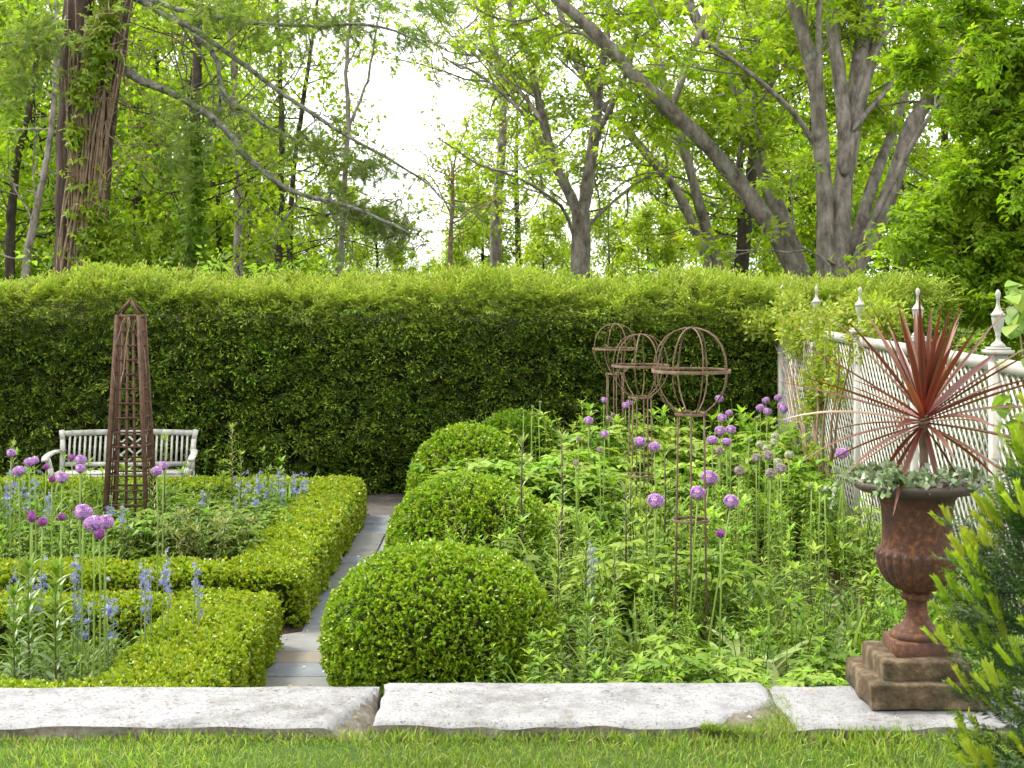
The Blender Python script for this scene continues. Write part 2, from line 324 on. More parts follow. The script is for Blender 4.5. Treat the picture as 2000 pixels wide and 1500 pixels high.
g = Geo(); g.box((-1.68, 6.7, 0.0), (-0.86, 18.9, 0.012)); g.box((-7.0, 17.12, 0.0), (-1.68, 18.9, 0.010)); g.box((-7.0, 11.0, 0.0), (-1.685, 11.45, 0.03))
path = link('path', g.mesh('path', M_JOINT), kind='structure')
rows = [6.75, 7.4, 8.0, 8.55, 9.1, 9.6, 10.1, 10.45, 10.76, 11.5, 12.0, 12.95, 14.1, 14.5, 15.8, 16.4, 17.0, 18.3, 18.75]
tone = [1, 0, 1, 0, 2, 1, 0, 2, 1, 0, 0, 1, 0, 1, 0, 0, 3, 3]
def paver(x0, x1, y0, y1, z, m, rr):
    j = lambda: rr.uniform(-0.004, 0.004); w = 0.006; zt = z + rr.uniform(0, 0.006)
    lo = np.array([[x0 + w + j(), y0 + w + j()], [x1 - w + j(), y0 + w + j()], [x1 - w + j(), y1 - w + j()], [x0 + w + j(), y1 - w + j()]])
    c = lo.mean(0); hi = c + (lo - c) * (1 - 0.006 / np.abs(lo - c).max()); G = Geo()
    V = np.concatenate([np.c_[lo, np.full(4, 0.013)], np.c_[lo, np.full(4, zt - 0.004)], np.c_[hi, np.full(4, zt)]])
    G.quads(V, [[a + k, a + (k + 1) % 4, a + 4 + (k + 1) % 4, a + 4 + k] for a in (0, 4) for k in range(4)] + [[8, 9, 10, 11]])
    part('paving_stone', G, M_SLATE[m], path)
rr = random.Random(5)
for i in range(len(rows) - 1):
    cuts = [-1.66, -0.88] if i not in (9, 13, 14, 4) else [-1.66, (-1.5, -1.22)[i % 2], -0.88]
    for a, b in zip(cuts[:-1], cuts[1:]): paver(a, b, rows[i], rows[i + 1], 0.034, tone[i], rr)
x = -6.9
while x < -1.75:
    w = rr.uniform(0.6, 1.0); b = min(x + w, -1.69)
    for y0, y1 in ((17.14, 17.8), (17.8, 18.7)): paver(x, b, y0, y1, 0.03, rr.choice([0, 1, 1, 3]), rr)
    x = b

# ------------------------------------------------------------------ granite slabs along the lawn edge
def slab(x0, x1, y0, y1, zt, zb, seed, label, chip=None, nx=170, ny=30):
    N = Noise(seed); u = np.linspace(0, 1, nx); w = np.linspace(0, 1, ny)
    P = np.array([[x0 + (x1 - x0) * a, y0 + (y1 - y0) * b, zt] for b in w for a in u]); UV = np.array([[a, b] for b in w for a in u])
    edge = np.minimum(np.minimum(UV[:, 0] * (x1 - x0), (1 - UV[:, 0]) * (x1 - x0)), np.minimum(UV[:, 1], 1 - UV[:, 1]) * (y1 - y0))
    e = np.clip(1 - edge / 0.035, 0, 1)
    P[:, 2] += 0.003 * N(P, 3) + 0.0015 * N(P, 17) - 0.016 * e ** 2 * (1 + 0.7 * N(P + 3, 22))
    ny_e = np.clip(1 - (1 - UV[:, 1]) * (y1 - y0) / 0.05, 0, 1) - np.clip(1 - UV[:, 1] * (y1 - y0) / 0.05, 0, 1)
    nx_e = np.clip(1 - (1 - UV[:, 0]) * (x1 - x0) / 0.05, 0, 1) - np.clip(1 - UV[:, 0] * (x1 - x0) / 0.05, 0, 1)
    P[:, 1] += ny_e * 0.012 * N(P, 18); P[:, 0] += nx_e * 0.012 * N(P + 9, 16)
    mark = np.zeros(len(P), bool)
    if chip:
        (ax, ay), (bx, by), slope = chip                    # broken corner: surface falls away beyond the line a-b
        dx, dy = bx - ax, by - ay; L = math.hypot(dx, dy); dist = ((P[:, 1] - ay) * dx - (P[:, 0] - ax) * dy) / L
        dist += 0.015 * N(P, 14); k = dist > 0; P[k, 2] -= slope * dist[k] + 0.01 * N(P[k], 25) + 0.01; mark = k
    P[:, 2] = np.maximum(P[:, 2], zb + 0.02)
    q = np.array([[j * nx + i, j * nx + i + 1, (j + 1) * nx + i + 1, (j + 1) * nx + i] for j in range(ny - 1) for i in range(nx - 1)])
    ring = list(range(nx)) + [j * nx + nx - 1 for j in range(1, ny)] + [(ny - 1) * nx + i for i in range(nx - 2, -1, -1)] + [j * nx for j in range(ny - 2, 0, -1)]
    G = Geo(); G.quads(P, q); base = G.n; c = P.mean(0); prev = P[ring]; rowsv = [prev]
    for t in (0.35, 0.7, 1.0):
        r_ = P[ring].copy(); r_[:, 2] = r_[:, 2] * (1 - t) + zb * t; s_ = 0.012 * N(r_ * [1, 1, 3], 20)
        d_ = nz((r_ - c) * [0.15, 1, 0]); r_ += d_ * s_[:, None] + d_ * 0.006; rowsv.append(r_)
    m = len(ring); V = np.concatenate(rowsv)
    G.quads(V, [[k * m + i, (k + 1) * m + i, (k + 1) * m + (i + 1) % m, k * m + (i + 1) % m] for k in range(3) for i in range(m)])
    F = np.concatenate(G.F)
    me = G.mesh('granite_slab', M_GRAN, True, off=(c[0], c[1], zb)); me.materials.append(M_GRANROUGH)
    mi = (F.min(1) >= base).astype(np.int32); top = F.max(1) < base; mi[top] = mark[F[top]].all(1)
    me.polygons.foreach_set('material_index', mi); me.update()
    return link('granite_slab', me, None, (c[0], c[1], zb), None, label, 'stone slab', 'granite slabs edging the lawn')
slab(-4.3, -0.53, 6.03, 6.61, 0.900, 0.742, 91, 'long white granite slab with a broken grey corner, below the clipped box hedges', chip=((-0.525, 6.66), (-0.70, 6.0), 0.75))
slab(-0.512, 1.112, 6.03, 6.64, 0.912, 0.742, 92, 'middle white granite slab in front of the round box bush', chip=((1.14, 6.42), (0.80, 5.98), 0.3))
slab(1.135, 2.9, 6.02, 6.62, 0.900, 0.742, 93, 'rough-edged granite slab carrying the stone pedestal of the rusty urn')

# ------------------------------------------------------------------ lawn grass blades
def grass_blades():
    rng = np.random.default_rng(21); N = 46000; y = 4.7 + 1.36 * rng.random(N) ** 0.85; x = rng.uniform(-1.0, 1.0, N); x = np.sign(x) * np.where(np.abs(x) < 0.78, np.abs(x) / 0.78 * (y * 0.37 + 0.3), y * 0.37 + 0.3 + (np.abs(x) - 0.78) / 0.22 * 1.3)
    P = np.stack([x, y, np.full(N, 0.842)], 1)
    # tussock of grass climbing over the corner between the second and third slab
    n2 = 4200; t = rng.random(n2); xx = rng.uniform(0.78, 1.17, n2); yy = 6.0 + (rng.random(n2) * np.clip((xx - 0.76) / 0.36, 0, 1)) * 0.42
    P2 = np.stack([xx, yy, 0.868 + 0.09 * np.clip(yy - 6.0, 0, 0.4) + 0.008 * NZ[2](np.stack([xx, yy, xx], 1), 9)], 1)
    n3 = 3000; P3 = np.stack([rng.uniform(-3.2, 3.0, n3), rng.uniform(5.97, 6.045, n3), np.full(n3, 0.842)], 1)
    P = np.concatenate([P, P2, P3]); N = len(P)
    L = 0.046 * (1 + 0.4 * NZ[1](P, 6)) * rng.uniform(0.55, 1.3, N); L[-n3:] *= 1.05; L[-n3 - n2:-n3] *= 0.8
    d = nz(np.stack([rng.normal(size=N) * 0.45, rng.normal(size=N) * 0.45 - 0.1, np.ones(N)], 1))
    t = lance(1.0, 0.1, 1, 0.1, 0.9, lambda q: 1 - q ** 1.5 * 0.8); T = (t[0], t[1], np.clip(t[0][:, 1] / 0.8, 0, 1))
    M = sc(frames(d, rng), L); w = NZ[3](P, 3.2)
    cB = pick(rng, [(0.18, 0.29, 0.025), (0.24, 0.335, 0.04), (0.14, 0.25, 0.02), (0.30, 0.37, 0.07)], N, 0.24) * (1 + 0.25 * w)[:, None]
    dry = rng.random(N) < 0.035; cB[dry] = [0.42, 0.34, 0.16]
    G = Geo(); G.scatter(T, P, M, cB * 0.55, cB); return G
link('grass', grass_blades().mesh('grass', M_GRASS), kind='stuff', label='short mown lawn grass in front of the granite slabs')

# ------------------------------------------------------------------ the tall yew hedge
def cam_keep(P, Nn, rng, back=0.3):
    """Fewer sprigs on the sides that look away from the garden."""
    v = nz(np.array([0, 0, EYE]) - P); f = (v * Nn).sum(1); return rng.random(len(P)) < np.where(f > -0.25, 1.0, back)
def rounded_samples(lo, hi, r, per_m2, rng, skip=('bottom',)):
    lo = np.array(lo, float); hi = np.array(hi, float); S = hi - lo; out = []
    for ax in range(3):
        o = [a for a in range(3) if a != ax]; A = S[o[0]] * S[o[1]]
        for sgn in (0, 1):
            if ax == 2 and sgn == 0: continue
            n = int(A * per_m2); p = lo + rng.random((n, 3)) * S; p[:, ax] = (lo, hi)[sgn][ax]; out.append(p)
    p = np.concatenate(out); q = np.clip(p, lo + r * np.array([1, 1, 0]), hi - r); nrm = nz(p - q); return q + nrm * r, nrm
def yew_hedge():
    rng = np.random.default_rng(31)
    base = (0.0, 19.6, 0)
    t = thing('yew_hedge', 'tall clipped dark green yew hedge with pale new growth along its top', 'hedge', base)
    core = Geo(); cp = [(19.2, 0), (19.22, 1.6), (19.4, 1.9), (19.7, 2.08), (20.3, 2.18), (20.3, 0)]; cv = np.array([[x, y, z] for x in (-8.4, 4.8) for y, z in cp]); core.quads(cv, [[i, (i + 1) % 6, 6 + (i + 1) % 6, 6 + i] for i in range(6)]); core.add(cv[6:], [[0, i, i + 1] for i in range(1, 5)]); part('inner_branches', core, M_CORE, t, off=base)
    lo, hi = (-8.5, 18.72, 0.02), (5.25, 20.6, 2.44)
    P, Nn = rounded_samples(lo, hi, 0.16, 325, rng); k = (P[:, 1] < 19.9) & cam_keep(P, Nn, rng, 0.1) & ((P[:, 0] > -6.9) | ((rng.random(len(P)) < 0.6) & (P[:, 0] > -8.4))); P, Nn = P[k], Nn[k]
    # the crown rises towards the back, the hedge's far end rounds off
    bough = NZ[4](P * [0.75, 1, 2.6], 4.2); P = P + Nn * (0.12 * bough + 0.075 * NZ[5](P * [0.8, 1, 2.6], 11))[:, None]
    top = np.clip((P[:, 2] - 1.95 - 0.10 * NZ[2](P, 2.5)) / 0.5, 0, 1) ** 1.6; P[:, 2] += top * (0.06 * NZ[1](P, 1.3) + 0.12 * np.clip((P[:, 1] - 18.9), 0, 1))
    n = len(P); d = nz(Nn * 1.0 + np.stack([rng.normal(size=n) * 0.55, rng.normal(size=n) * 0.3, rng.normal(size=n) * 0.35 - 0.12 + 0.35 * top], 1))
    s = rng.uniform(0.75, 1.5, n); G = Geo()
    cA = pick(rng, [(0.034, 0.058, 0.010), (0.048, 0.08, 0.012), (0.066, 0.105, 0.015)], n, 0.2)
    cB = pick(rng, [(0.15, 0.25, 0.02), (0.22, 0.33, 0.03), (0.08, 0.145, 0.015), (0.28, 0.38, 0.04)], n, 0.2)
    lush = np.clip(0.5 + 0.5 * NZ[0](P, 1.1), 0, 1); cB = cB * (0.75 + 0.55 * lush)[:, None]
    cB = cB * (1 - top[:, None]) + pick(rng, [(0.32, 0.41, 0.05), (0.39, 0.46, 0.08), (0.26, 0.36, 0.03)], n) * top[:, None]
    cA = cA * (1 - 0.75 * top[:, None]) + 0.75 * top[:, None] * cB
    w = rng.integers(0, 4, n)
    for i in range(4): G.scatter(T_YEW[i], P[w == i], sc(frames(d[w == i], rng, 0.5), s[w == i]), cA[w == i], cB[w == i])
    m = 2600; Q = np.stack([rng.uniform(-7.2, 5.0, m), rng.uniform(18.85, 19.4, m), rng.uniform(1.78, 2.42, m)], 1); dd = nz(rng.normal(size=(m, 3)) + [0, -0.8, 0.4]); ww = rng.integers(0, 4, m)
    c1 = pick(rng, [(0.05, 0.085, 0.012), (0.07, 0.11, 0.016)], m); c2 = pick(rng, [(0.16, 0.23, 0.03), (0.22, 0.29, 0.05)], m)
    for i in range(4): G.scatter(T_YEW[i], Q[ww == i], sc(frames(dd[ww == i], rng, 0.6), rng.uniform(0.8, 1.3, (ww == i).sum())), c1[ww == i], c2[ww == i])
    # loose shoots standing up along the crown
    m = 4200; Q = np.stack([rng.uniform(-7.2, 5.0, m), rng.uniform(18.85, 20.1, m), np.zeros(m)], 1)
    Q[:, 2] = 2.42 + 0.06 * NZ[1](Q * [1, 1, 0] + [0, 0, 2.6], 1.3) + 0.12 * np.clip(Q[:, 1] - 18.9, 0, 1); Q[:, 2] -= 0.25 * np.clip(1 - (Q[:, 1] - 18.8) / 0.3, 0, 1) ** 2
    dd = nz(np.stack([rng.normal(size=m) * 0.6, rng.normal(size=m) * 0.6, np.ones(m)], 1)); ww = rng.integers(0, 4, m); ss = rng.uniform(0.5, 1.0, m) * (1 + 0.35 * (NZ[2](Q, 2.2) > 0.5))
    c2 = pick(rng, [(0.35, 0.44, 0.06), (0.42, 0.48, 0.09), (0.28, 0.38, 0.04)], m)
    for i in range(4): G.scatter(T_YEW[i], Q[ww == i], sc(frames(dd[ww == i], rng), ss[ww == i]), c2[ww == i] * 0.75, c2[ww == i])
    part('foliage', G, M_YEW, t, off=base, kind='stuff')
yew_hedge()

# ------------------------------------------------------------------ clipped box: two parterre hedges and four round bushes
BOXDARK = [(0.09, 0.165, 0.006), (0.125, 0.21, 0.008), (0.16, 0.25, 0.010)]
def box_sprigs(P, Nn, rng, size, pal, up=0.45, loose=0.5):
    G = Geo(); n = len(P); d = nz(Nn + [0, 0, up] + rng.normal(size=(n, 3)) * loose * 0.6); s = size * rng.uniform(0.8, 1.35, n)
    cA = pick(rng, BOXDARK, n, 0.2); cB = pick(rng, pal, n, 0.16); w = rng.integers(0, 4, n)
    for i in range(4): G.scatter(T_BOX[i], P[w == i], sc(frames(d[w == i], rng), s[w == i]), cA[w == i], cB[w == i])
    return G
def parterre(label, arms, base, seed, size, per_m2, pal):
    rng = np.random.default_rng(seed); t = thing('box_hedge', label, 'hedge', base, 'clipped box hedges around the flower beds'); allP, allN = [], []
    core = Geo()
    for i, (lo, hi) in enumerate(arms):
        core.box(np.array(lo) + [0.06, 0.06, 0], np.array(hi) - [0.06 + 0.003 * i, 0.06, 0.06 + 0.004 * i])
        P, Nn = rounded_samples(lo, hi, 0.075, per_m2, rng)
        keep = cam_keep(P, Nn, rng, 0.25) & ((P[:, 0] > -0.34 * P[:, 1] - 0.2) | ((rng.random(len(P)) < 0.5) & (P[:, 0] > -0.34 * P[:, 1] - 1.5)))
        for j, (l2, h2) in enumerate(arms):
            if j != i: keep &= ~((P > np.array(l2) + [0.03, 0.03, -1]) & (P < np.array(h2) - 0.03)).all(1)
        allP.append(P[keep]); allN.append(Nn[keep])
    P = np.concatenate(allP); Nn = np.concatenate(allN)
    plants = np.abs(np.sin((P[:, 0] * 0.9 + P[:, 1]) * math.pi / 0.62))        # separate plants bulge along the row
    P = P + Nn * (0.030 * (plants - 0.6) + 0.012 * NZ[seed % 6](P, 9) + 0.006 * rng.normal(size=len(P)))[:, None]
    part('inner_branches', core, M_CORE, t, off=base)
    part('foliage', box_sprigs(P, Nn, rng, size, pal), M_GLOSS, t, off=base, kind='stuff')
YEL = [(0.27, 0.35, 0.011), (0.33, 0.395, 0.015), (0.40, 0.43, 0.028), (0.20, 0.29, 0.011)]
parterre('low box hedge beside the path, farther parterre round the rusty obelisk',
         [((-2.10, 11.5, 0), (-1.57, 17.02, 0.41)), ((-7.0, 11.5, 0), (-2.0, 12.05, 0.41)), ((-7.0, 16.45, 0), (-2.0, 17.02, 0.41))], (-3.2, 14.2, 0), 41, 1.36, 1350, YEL)
parterre('low yellow-green box hedge right behind the white slab, nearer parterre',
         [((-2.25, 7.95, 0), (-1.62, 10.95, 0.40)), ((-7.0, 7.95, 0), (-2.15, 8.52, 0.40)), ((-7.0, 10.45, 0), (-2.15, 10.95, 0.38))], (-3.2, 9.2, 0), 42, 1.1, 2300, YEL)
def box_ball(label, c, R, H, seed, size, per_m2, pal, zc=0.42):
    rng = np.random.default_rng(seed); base = (c[0], c[1], 0)
    t = thing('box_bush', label, 'bush', base, 'round clipped box bushes beside the path')
    n = int((2 * math.pi * R * R + 2 * math.pi * R * zc) * per_m2); u = nz(rng.normal(size=(n, 3)))
    def shape(u, k=0.0):
        z = u[:, 2]; h = np.sqrt(u[:, 0] ** 2 + u[:, 1] ** 2) + 1e-6; az = u[:, :2] / h[:, None]
        e = 0.95; hh = np.where(z > 0, h ** e, 1 - 0.16 * z * z); zz = np.where(z > 0, zc + (H - zc) * np.abs(z) ** 1.0, zc * (1 + z * 1.02))
        return np.stack([az[:, 0] * hh * (R - k), az[:, 1] * hh * (R - k), np.maximum(zz - k * (z > 0.2), 0.0)], 1)
    P = shape(u); Nn = nz(np.stack([u[:, 0] / R, u[:, 1] / R, np.where(u[:, 2] > 0, u[:, 2] / (H - zc) * 0.8, u[:, 2] * 0.3)], 1))
    keep = cam_keep(P + np.array(base), Nn, rng, 0.25); P, Nn = P[keep], Nn[keep]
    P = P + Nn * (0.022 * NZ[seed % 6](P + c[1], 4.5) + 0.010 * NZ[(seed + 1) % 6](P + c[1], 13) + 0.009 * rng.normal(size=len(P)))[:, None]
    core = Geo(); a = np.linspace(0, 2 * np.pi, 28, endpoint=False); b = np.linspace(-1, 0.999, 14)
    U = np.array([[math.sqrt(1 - z * z) * math.cos(q), math.sqrt(1 - z * z) * math.sin(q), z] for z in b for q in a]); V = shape(U, 0.07)
    core.quads(V, [[i * 28 + j, i * 28 + (j + 1) % 28, (i + 1) * 28 + (j + 1) % 28, (i + 1) * 28 + j] for i in range(13) for j in range(28)])
    core.add(V[-28:], [[0, j, j + 1] for j in range(1, 27)])
    part('inner_branches', core, M_CORE, t, True)
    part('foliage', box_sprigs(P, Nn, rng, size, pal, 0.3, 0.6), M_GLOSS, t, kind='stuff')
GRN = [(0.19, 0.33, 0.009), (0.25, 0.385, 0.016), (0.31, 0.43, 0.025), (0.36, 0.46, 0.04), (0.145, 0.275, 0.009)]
box_ball('large round glossy box bush right behind the middle granite slab', (-0.41, 9.9), 0.735, 0.89, 51, 1.1, 2600, GRN, 0.34)
box_ball('second round box bush along the path, behind the largest one', (-0.30, 13.2), 0.67, 0.93, 52, 1.25, 1900, GRN, 0.36)
box_ball('round box bush at the far end of the path by the yew hedge', (-0.37, 16.2), 0.58, 1.07, 53, 1.45, 1300, GRN, 0.45)
box_ball('small darker box bush peeping out behind the others against the yew hedge', (0.12, 17.65), 0.46, 1.06, 54, 1.8, 850, [(0.09, 0.19, 0.01), (0.13, 0.24, 0.014)], 0.6)

# ------------------------------------------------------------------ white trellis fence with urn finials
FX = 3.33
def fence():
    base = (FX, 13.4, 0); t = thing('trellis_fence', 'weathered white diagonal trellis fence with urn finials on its posts', 'fence', base)
    posts = [18.4 - 2.01 * i for i in range(6)]; loc = lambda y, z=0, x=0: np.array([x, y - 13.4, z])
    pg = Geo(); pg.box((-0.05, -0.05, 0), (0.05, 0.05, 2.145)); pm = pg.mesh('post', M_PAINT)
    cg = Geo(); cg.box((-0.085, -0.085, 2.146), (0.085, 0.085, 2.172)); cg.box((-0.066, -0.066, 2.1735), (0.066, 0.066, 2.19)); cm = cg.mesh('cap', M_PAINT)
    prof = [(0.001, 2.19), (0.048, 2.191), (0.048, 2.205), (0.03, 2.222), (0.017, 2.235), (0.014, 2.262), (0.021, 2.272), (0.016, 2.28), (0.024, 2.30), (0.036, 2.34), (0.043, 2.385), (0.044, 2.40), (0.047, 2.402), (0.047, 2.416), (0.041, 2.418), (0.028, 2.437), (0.017, 2.455), (0.012, 2.48), (0.010, 2.515), (0.015, 2.52), (0.013, 2.527), (0.018, 2.54), (0.017, 2.56), (0.009, 2.575), (0.001, 2.58)]
    fg = Geo(); fg.lathe(prof, 20); fm = fg.mesh('finial', M_PAINT, True)
    for y in posts:
        p = link('post', pm, t, loc(y)); link('cap', cm, p); link('finial', fm, p)
    far = Geo(); strips = {}
    for i in range(5):
        ya, yb = posts[i + 1] + 0.05, posts[i] - 0.05; z0, z1 = 0.16, 2.03
        for zz, h in ((z0 - 0.045, 0.09), (2.072, 0.085)):
            g = Geo(); g.box((-0.03, ya - 13.4, zz - h / 2), (0.03, yb - 13.4, zz + h / 2)); part('rail', g, M_PAINT, t)
        W, H = yb - ya, z1 - z0
        for sgn in (1, -1):
            x = -0.012 * sgn; c = -H + 0.06
            while c < W:
                a = max(c, 0.0); b = min(c + H, W)
                if b - a > 0.05:
                    A = np.array([x, a, a - c]); B = np.array([x, b, b - c])
                    if sgn < 0: A[1], B[1] = W - A[1], W - B[1]
                    A += [0, ya - 13.4, z0]; B += [0, ya - 13.4, z0]
                    if i == 0: far.bar(A, B, 0.025, 0.007, (1, 0, 0))
                    else: g = Geo(); g.bar(A, B, 0.025, 0.007, (1, 0, 0)); part('lattice_strip', g, M_PAINT, t)
                c += 0.122
    part('lattice', far, M_PAINT, t, kind='stuff')
fence()

# ------------------------------------------------------------------ teak bench in front of the yew hedge
def bench():
    base = (-4.42, 17.95, 0.034); t = thing('garden_bench', 'silvery weathered wooden garden bench against the yew hedge', 'bench', base); t.rotation_euler[2] = 0.045
    P = lambda name, g, par=t: part(name, g, M_TEAK, par)
    W = 0.785
    for s in (-1, 1):
        g = Geo(); pts = [(0, 0.06, 0.0), (0, 0.07, 0.36), (0, 0.10, 0.55), (0.01, 0.15, 0.72), (0.03, 0.18, 0.83)]
        for a, b in zip(pts[:-1], pts[1:]): g.bar((s * (W - 0.03 + a[0]), a[1], a[2]), (s * (W - 0.03 + b[0]), b[1], b[2] + 0.004), 0.055, 0.05, (0, 1, 0))
        P('back_post', g)
        g = Geo(); pts = [(0, -0.42, 0.0), (0.0, -0.42, 0.34), (0.02, -0.40, 0.45), (0.06, -0.37, 0.56)]
        for a, b in zip(pts[:-1], pts[1:]): g.bar((s * (W - 0.03 + a[0]), a[1], a[2]), (s * (W - 0.03 + b[0]), b[1], b[2] + 0.004), 0.055, 0.05, (0, 1, 0))
        P('front_leg', g)
        g = Geo(); arc = [(0.0, 0.13, 0.60), (0.03, 0.0, 0.612), (0.06, -0.15, 0.605), (0.075, -0.30, 0.59), (0.075, -0.41, 0.575), (0.07, -0.46, 0.545)]
        for a, b in zip(arc[:-1], arc[1:]): g.bar((s * (W - 0.03 + a[0]), a[1] + 0.003, a[2]), (s * (W - 0.03 + b[0]), b[1] - 0.003, b[2]), 0.075, 0.026, (0, 0, 1))
        P('armrest', g)
        g = Geo(); g.bar((s * (W - 0.035), -0.39, 0.355), (s * (W - 0.035), 0.04, 0.355), 0.04, 0.06); P('side_rail', g)
    g = Geo(); n = 12
    xs = np.linspace(-W + 0.0, W - 0.0, n + 1)
    for a, b in zip(xs[:-1], xs[1:]):
        za, zb = [0.795 + 0.02 * (1 - (q / W) ** 2) for q in (a, b)]; g.bar((a - 0.002, 0.175, za), (b + 0.002, 0.175, zb), 0.035, 0.062)
    P('top_rail', g)
    g = Geo(); g.bar((-W + 0.06, 0.085, 0.445), (W - 0.06, 0.085, 0.445), 0.03, 0.05); P('lower_back_rail', g)
    g = Geo(); g.bar((-W + 0.06, -0.43, 0.345), (W - 0.06, -0.43, 0.345), 0.03, 0.075); P('front_rail', g)
    sl = Geo(); sl.bar((0, 0.088, 0.47), (0, 0.168, 0.77), 0.024, 0.012, (0, 1, 0)); sm = sl.mesh('back_slat', M_TEAK)
    for i in range(24):
        x = -W + 0.10 + i * (2 * W - 0.2) / 23
        if abs(x) > 0.19: link('back_slat', sm, t, (x, 0, 0))
    for s in (-1, 1):
        g = Geo(); g.bar((s * 0.19, 0.088, 0.47), (s * 0.19, 0.168, 0.775), 0.03, 0.02, (0, 1, 0)); P('centre_stile', g)
        for a, b in (((-0.17, 0.48), (0.17, 0.76)), ((0, 0.48), (0.17, 0.62)), ((-0.17, 0.62), (0.0, 0.76))):
            g = Geo(); yy = lambda z: 0.088 + (z - 0.47) * 0.267 + 0.004 * s
            g.bar((s * a[0], yy(a[1]), a[1]), (s * b[0], yy(b[1]), b[1]), 0.02, 0.009, (0, 1, 0)); P('lattice_bar', g)
    ss = Geo(); ss.box((-W + 0.07, 0, 0), (W - 0.07, 0.062, 0.02)); sm = ss.mesh('seat_slat', M_TEAK)
    for i in range(6): link('seat_slat', sm, t, (0, -0.445 + i * 0.078, 0.386 - 0.004 * i))
bench()

# ------------------------------------------------------------------ rusty obelisk
def obelisk():
    base = np.array([-3.455, 14.2, 0.03]); t = thing('obelisk', 'tall rusty slatted obelisk plant support in front of the bench', 'obelisk', base)
    zt = 2.29; w = lambda z: (0.198 + (0.425 - 0.198) * (zt - z) / zt) / 2
    cor = lambda i, z: np.array([(-1, 1, 1, -1)[i] * w(z), (-1, -1, 1, 1)[i] * w(z), z])
    for i in range(4):
        g = Geo(); a, b = cor(i, 0.0), cor(i, zt); c = np.array([0, 0, 0]); g.bar(a, b, 0.036, 0.036, nz([a[0], 0, 0.001])); part('corner_post', g, M_RUSTBAR, t)
        g = Geo(); g.bar(cor(i, zt + 0.012), (0, 0, zt + 0.135), 0.02, 0.02, (0, 1, 0.1)); part('roof_bar', g, M_RUSTBAR, t)
    g = Geo(); g.lathe([(0.001, zt + 0.12), (0.016, zt + 0.125), (0.018, zt + 0.14), (0.001, zt + 0.158)], 10); part('top_knob', g, M_RUSTBAR, t, True)
    zs = np.linspace(0.16, zt - 0.015, 17)
    for k in range(4):
        k2 = (k + 1) % 4; outn = nz((cor(k, 1) + cor(k2, 1)) * [1, 1, 0])
        for j, z in enumerate(zs):
            g = Geo(); h = 0.03 if j == len(zs) - 1 else 0.017; g.bar(cor(k, z) * 1.0 + outn * 0.006, cor(k2, z) + outn * 0.006, h, 0.008, outn); part('crossbar', g, M_RUSTBAR, t)
        for f in (0.27, 0.5, 0.73):
            g = Geo(); A = cor(k, 0.02) * (1 - f) + cor(k2, 0.02) * f; B = cor(k, zt - 0.02) * (1 - f) + cor(k2, zt - 0.02) * f
            g.bar(A - outn * 0.003, B - outn * 0.003, 0.022, 0.008, outn); part('upright_slat', g, M_RUSTBAR, t)
    # dry clematis stems caught round its top
    rg = random.Random(4)
    for q in range(4):
        p = np.array([rg.uniform(-0.05, 0.09), -w(2.1) - 0.02, 2.27]); pts = [p.copy()]; d = np.array([rg.uniform(-0.15, 0.15), rg.uniform(-0.1, 0.1), -0.4])
        for i in range(9): d += np.array([rg.uniform(-0.25, 0.25), rg.uniform(-0.12, 0.12), rg.uniform(-0.3, 0.1)]); p = p + nz(d) * 0.07; pts.append(p.copy())
        g = Geo(); pts = [np.array([np.clip(q_[0], -w(q_[2]) , w(q_[2]) + 0.03), q_[1], q_[2]]) for q_ in pts]; g.tube(pts, 0.0045, 4); part('dry_stem', g, M_VINE, t)
obelisk()

# ------------------------------------------------------------------ three globe topiary frames
def globe(X, d, zeq, label, turn):
    base = (X, d, 0.03); t = thing('topiary_frame', label, 'plant support', base, 'wire globe topiary frames')
    ze = zeq - 0.03; prof = [(0.012, .285), (0.06, .281), (.12, .262), (.175, .225), (.22, .165), (.247, .085), (.255, 0), (.247, -.085), (.222, -.15), (.175, -.215), (.13, -.255), (.104, -.275), (.102, -.30)]
    for i in range(8):
        a = turn + i * math.pi / 4; g = Geo(); wob = random.uniform(0.97, 1.03)
        g.tube([(r * wob * math.cos(a + 0.03 * math.sin(z * 9 + i)), r * wob * math.sin(a + 0.03 * math.sin(z * 9 + i)), ze + z) for r, z in prof], 0.0055, 6); part('rib', g, M_RUSTROD, t, True)
    def hoop(R, z, h, th):
        g = Geo(); g.lathe([(R, z - h / 2), (R, z + h / 2), (R - th, z + h / 2), (R - th, z - h / 2), (R, z - h / 2)], 48); part('hoop', g, M_RUSTROD, t)
    hoop(0.262, ze, 0.022, 0.006); hoop(0.109, ze - 0.285, 0.018, 0.006); hoop(0.122, ze - 0.99, 0.018, 0.006)
    for i in range(6):
        a = turn + 0.2 + i * math.pi / 3; g = Geo(); g.tube([(0.100 * math.cos(a), 0.100 * math.sin(a), ze - 0.275), (0.108 * math.cos(a), 0.108 * math.sin(a), ze - 0.95), (0.125 * math.cos(a), 0.125 * math.sin(a), 0)], 0.0062, 6); part('leg', g, M_RUSTROD, t, True)
    g = Geo(); g.lathe([(0.001, ze + .279), (0.02, ze + .281), (0.022, ze + .29), (0.001, ze + .294)], 12); part('top_plate', g, M_RUSTROD, t, True)
globe(1.24, 10.2, 2.04, 'largest, nearest wire globe topiary frame on tall iron legs', 0.2)
globe(1.23, 13.9, 1.865, 'middle one of the three wire globe topiary frames, partly behind the nearest', 0.55)
globe(1.27, 17.6, 1.85, 'smallest wire globe topiary frame, close to the dark yew hedge', 0.4)

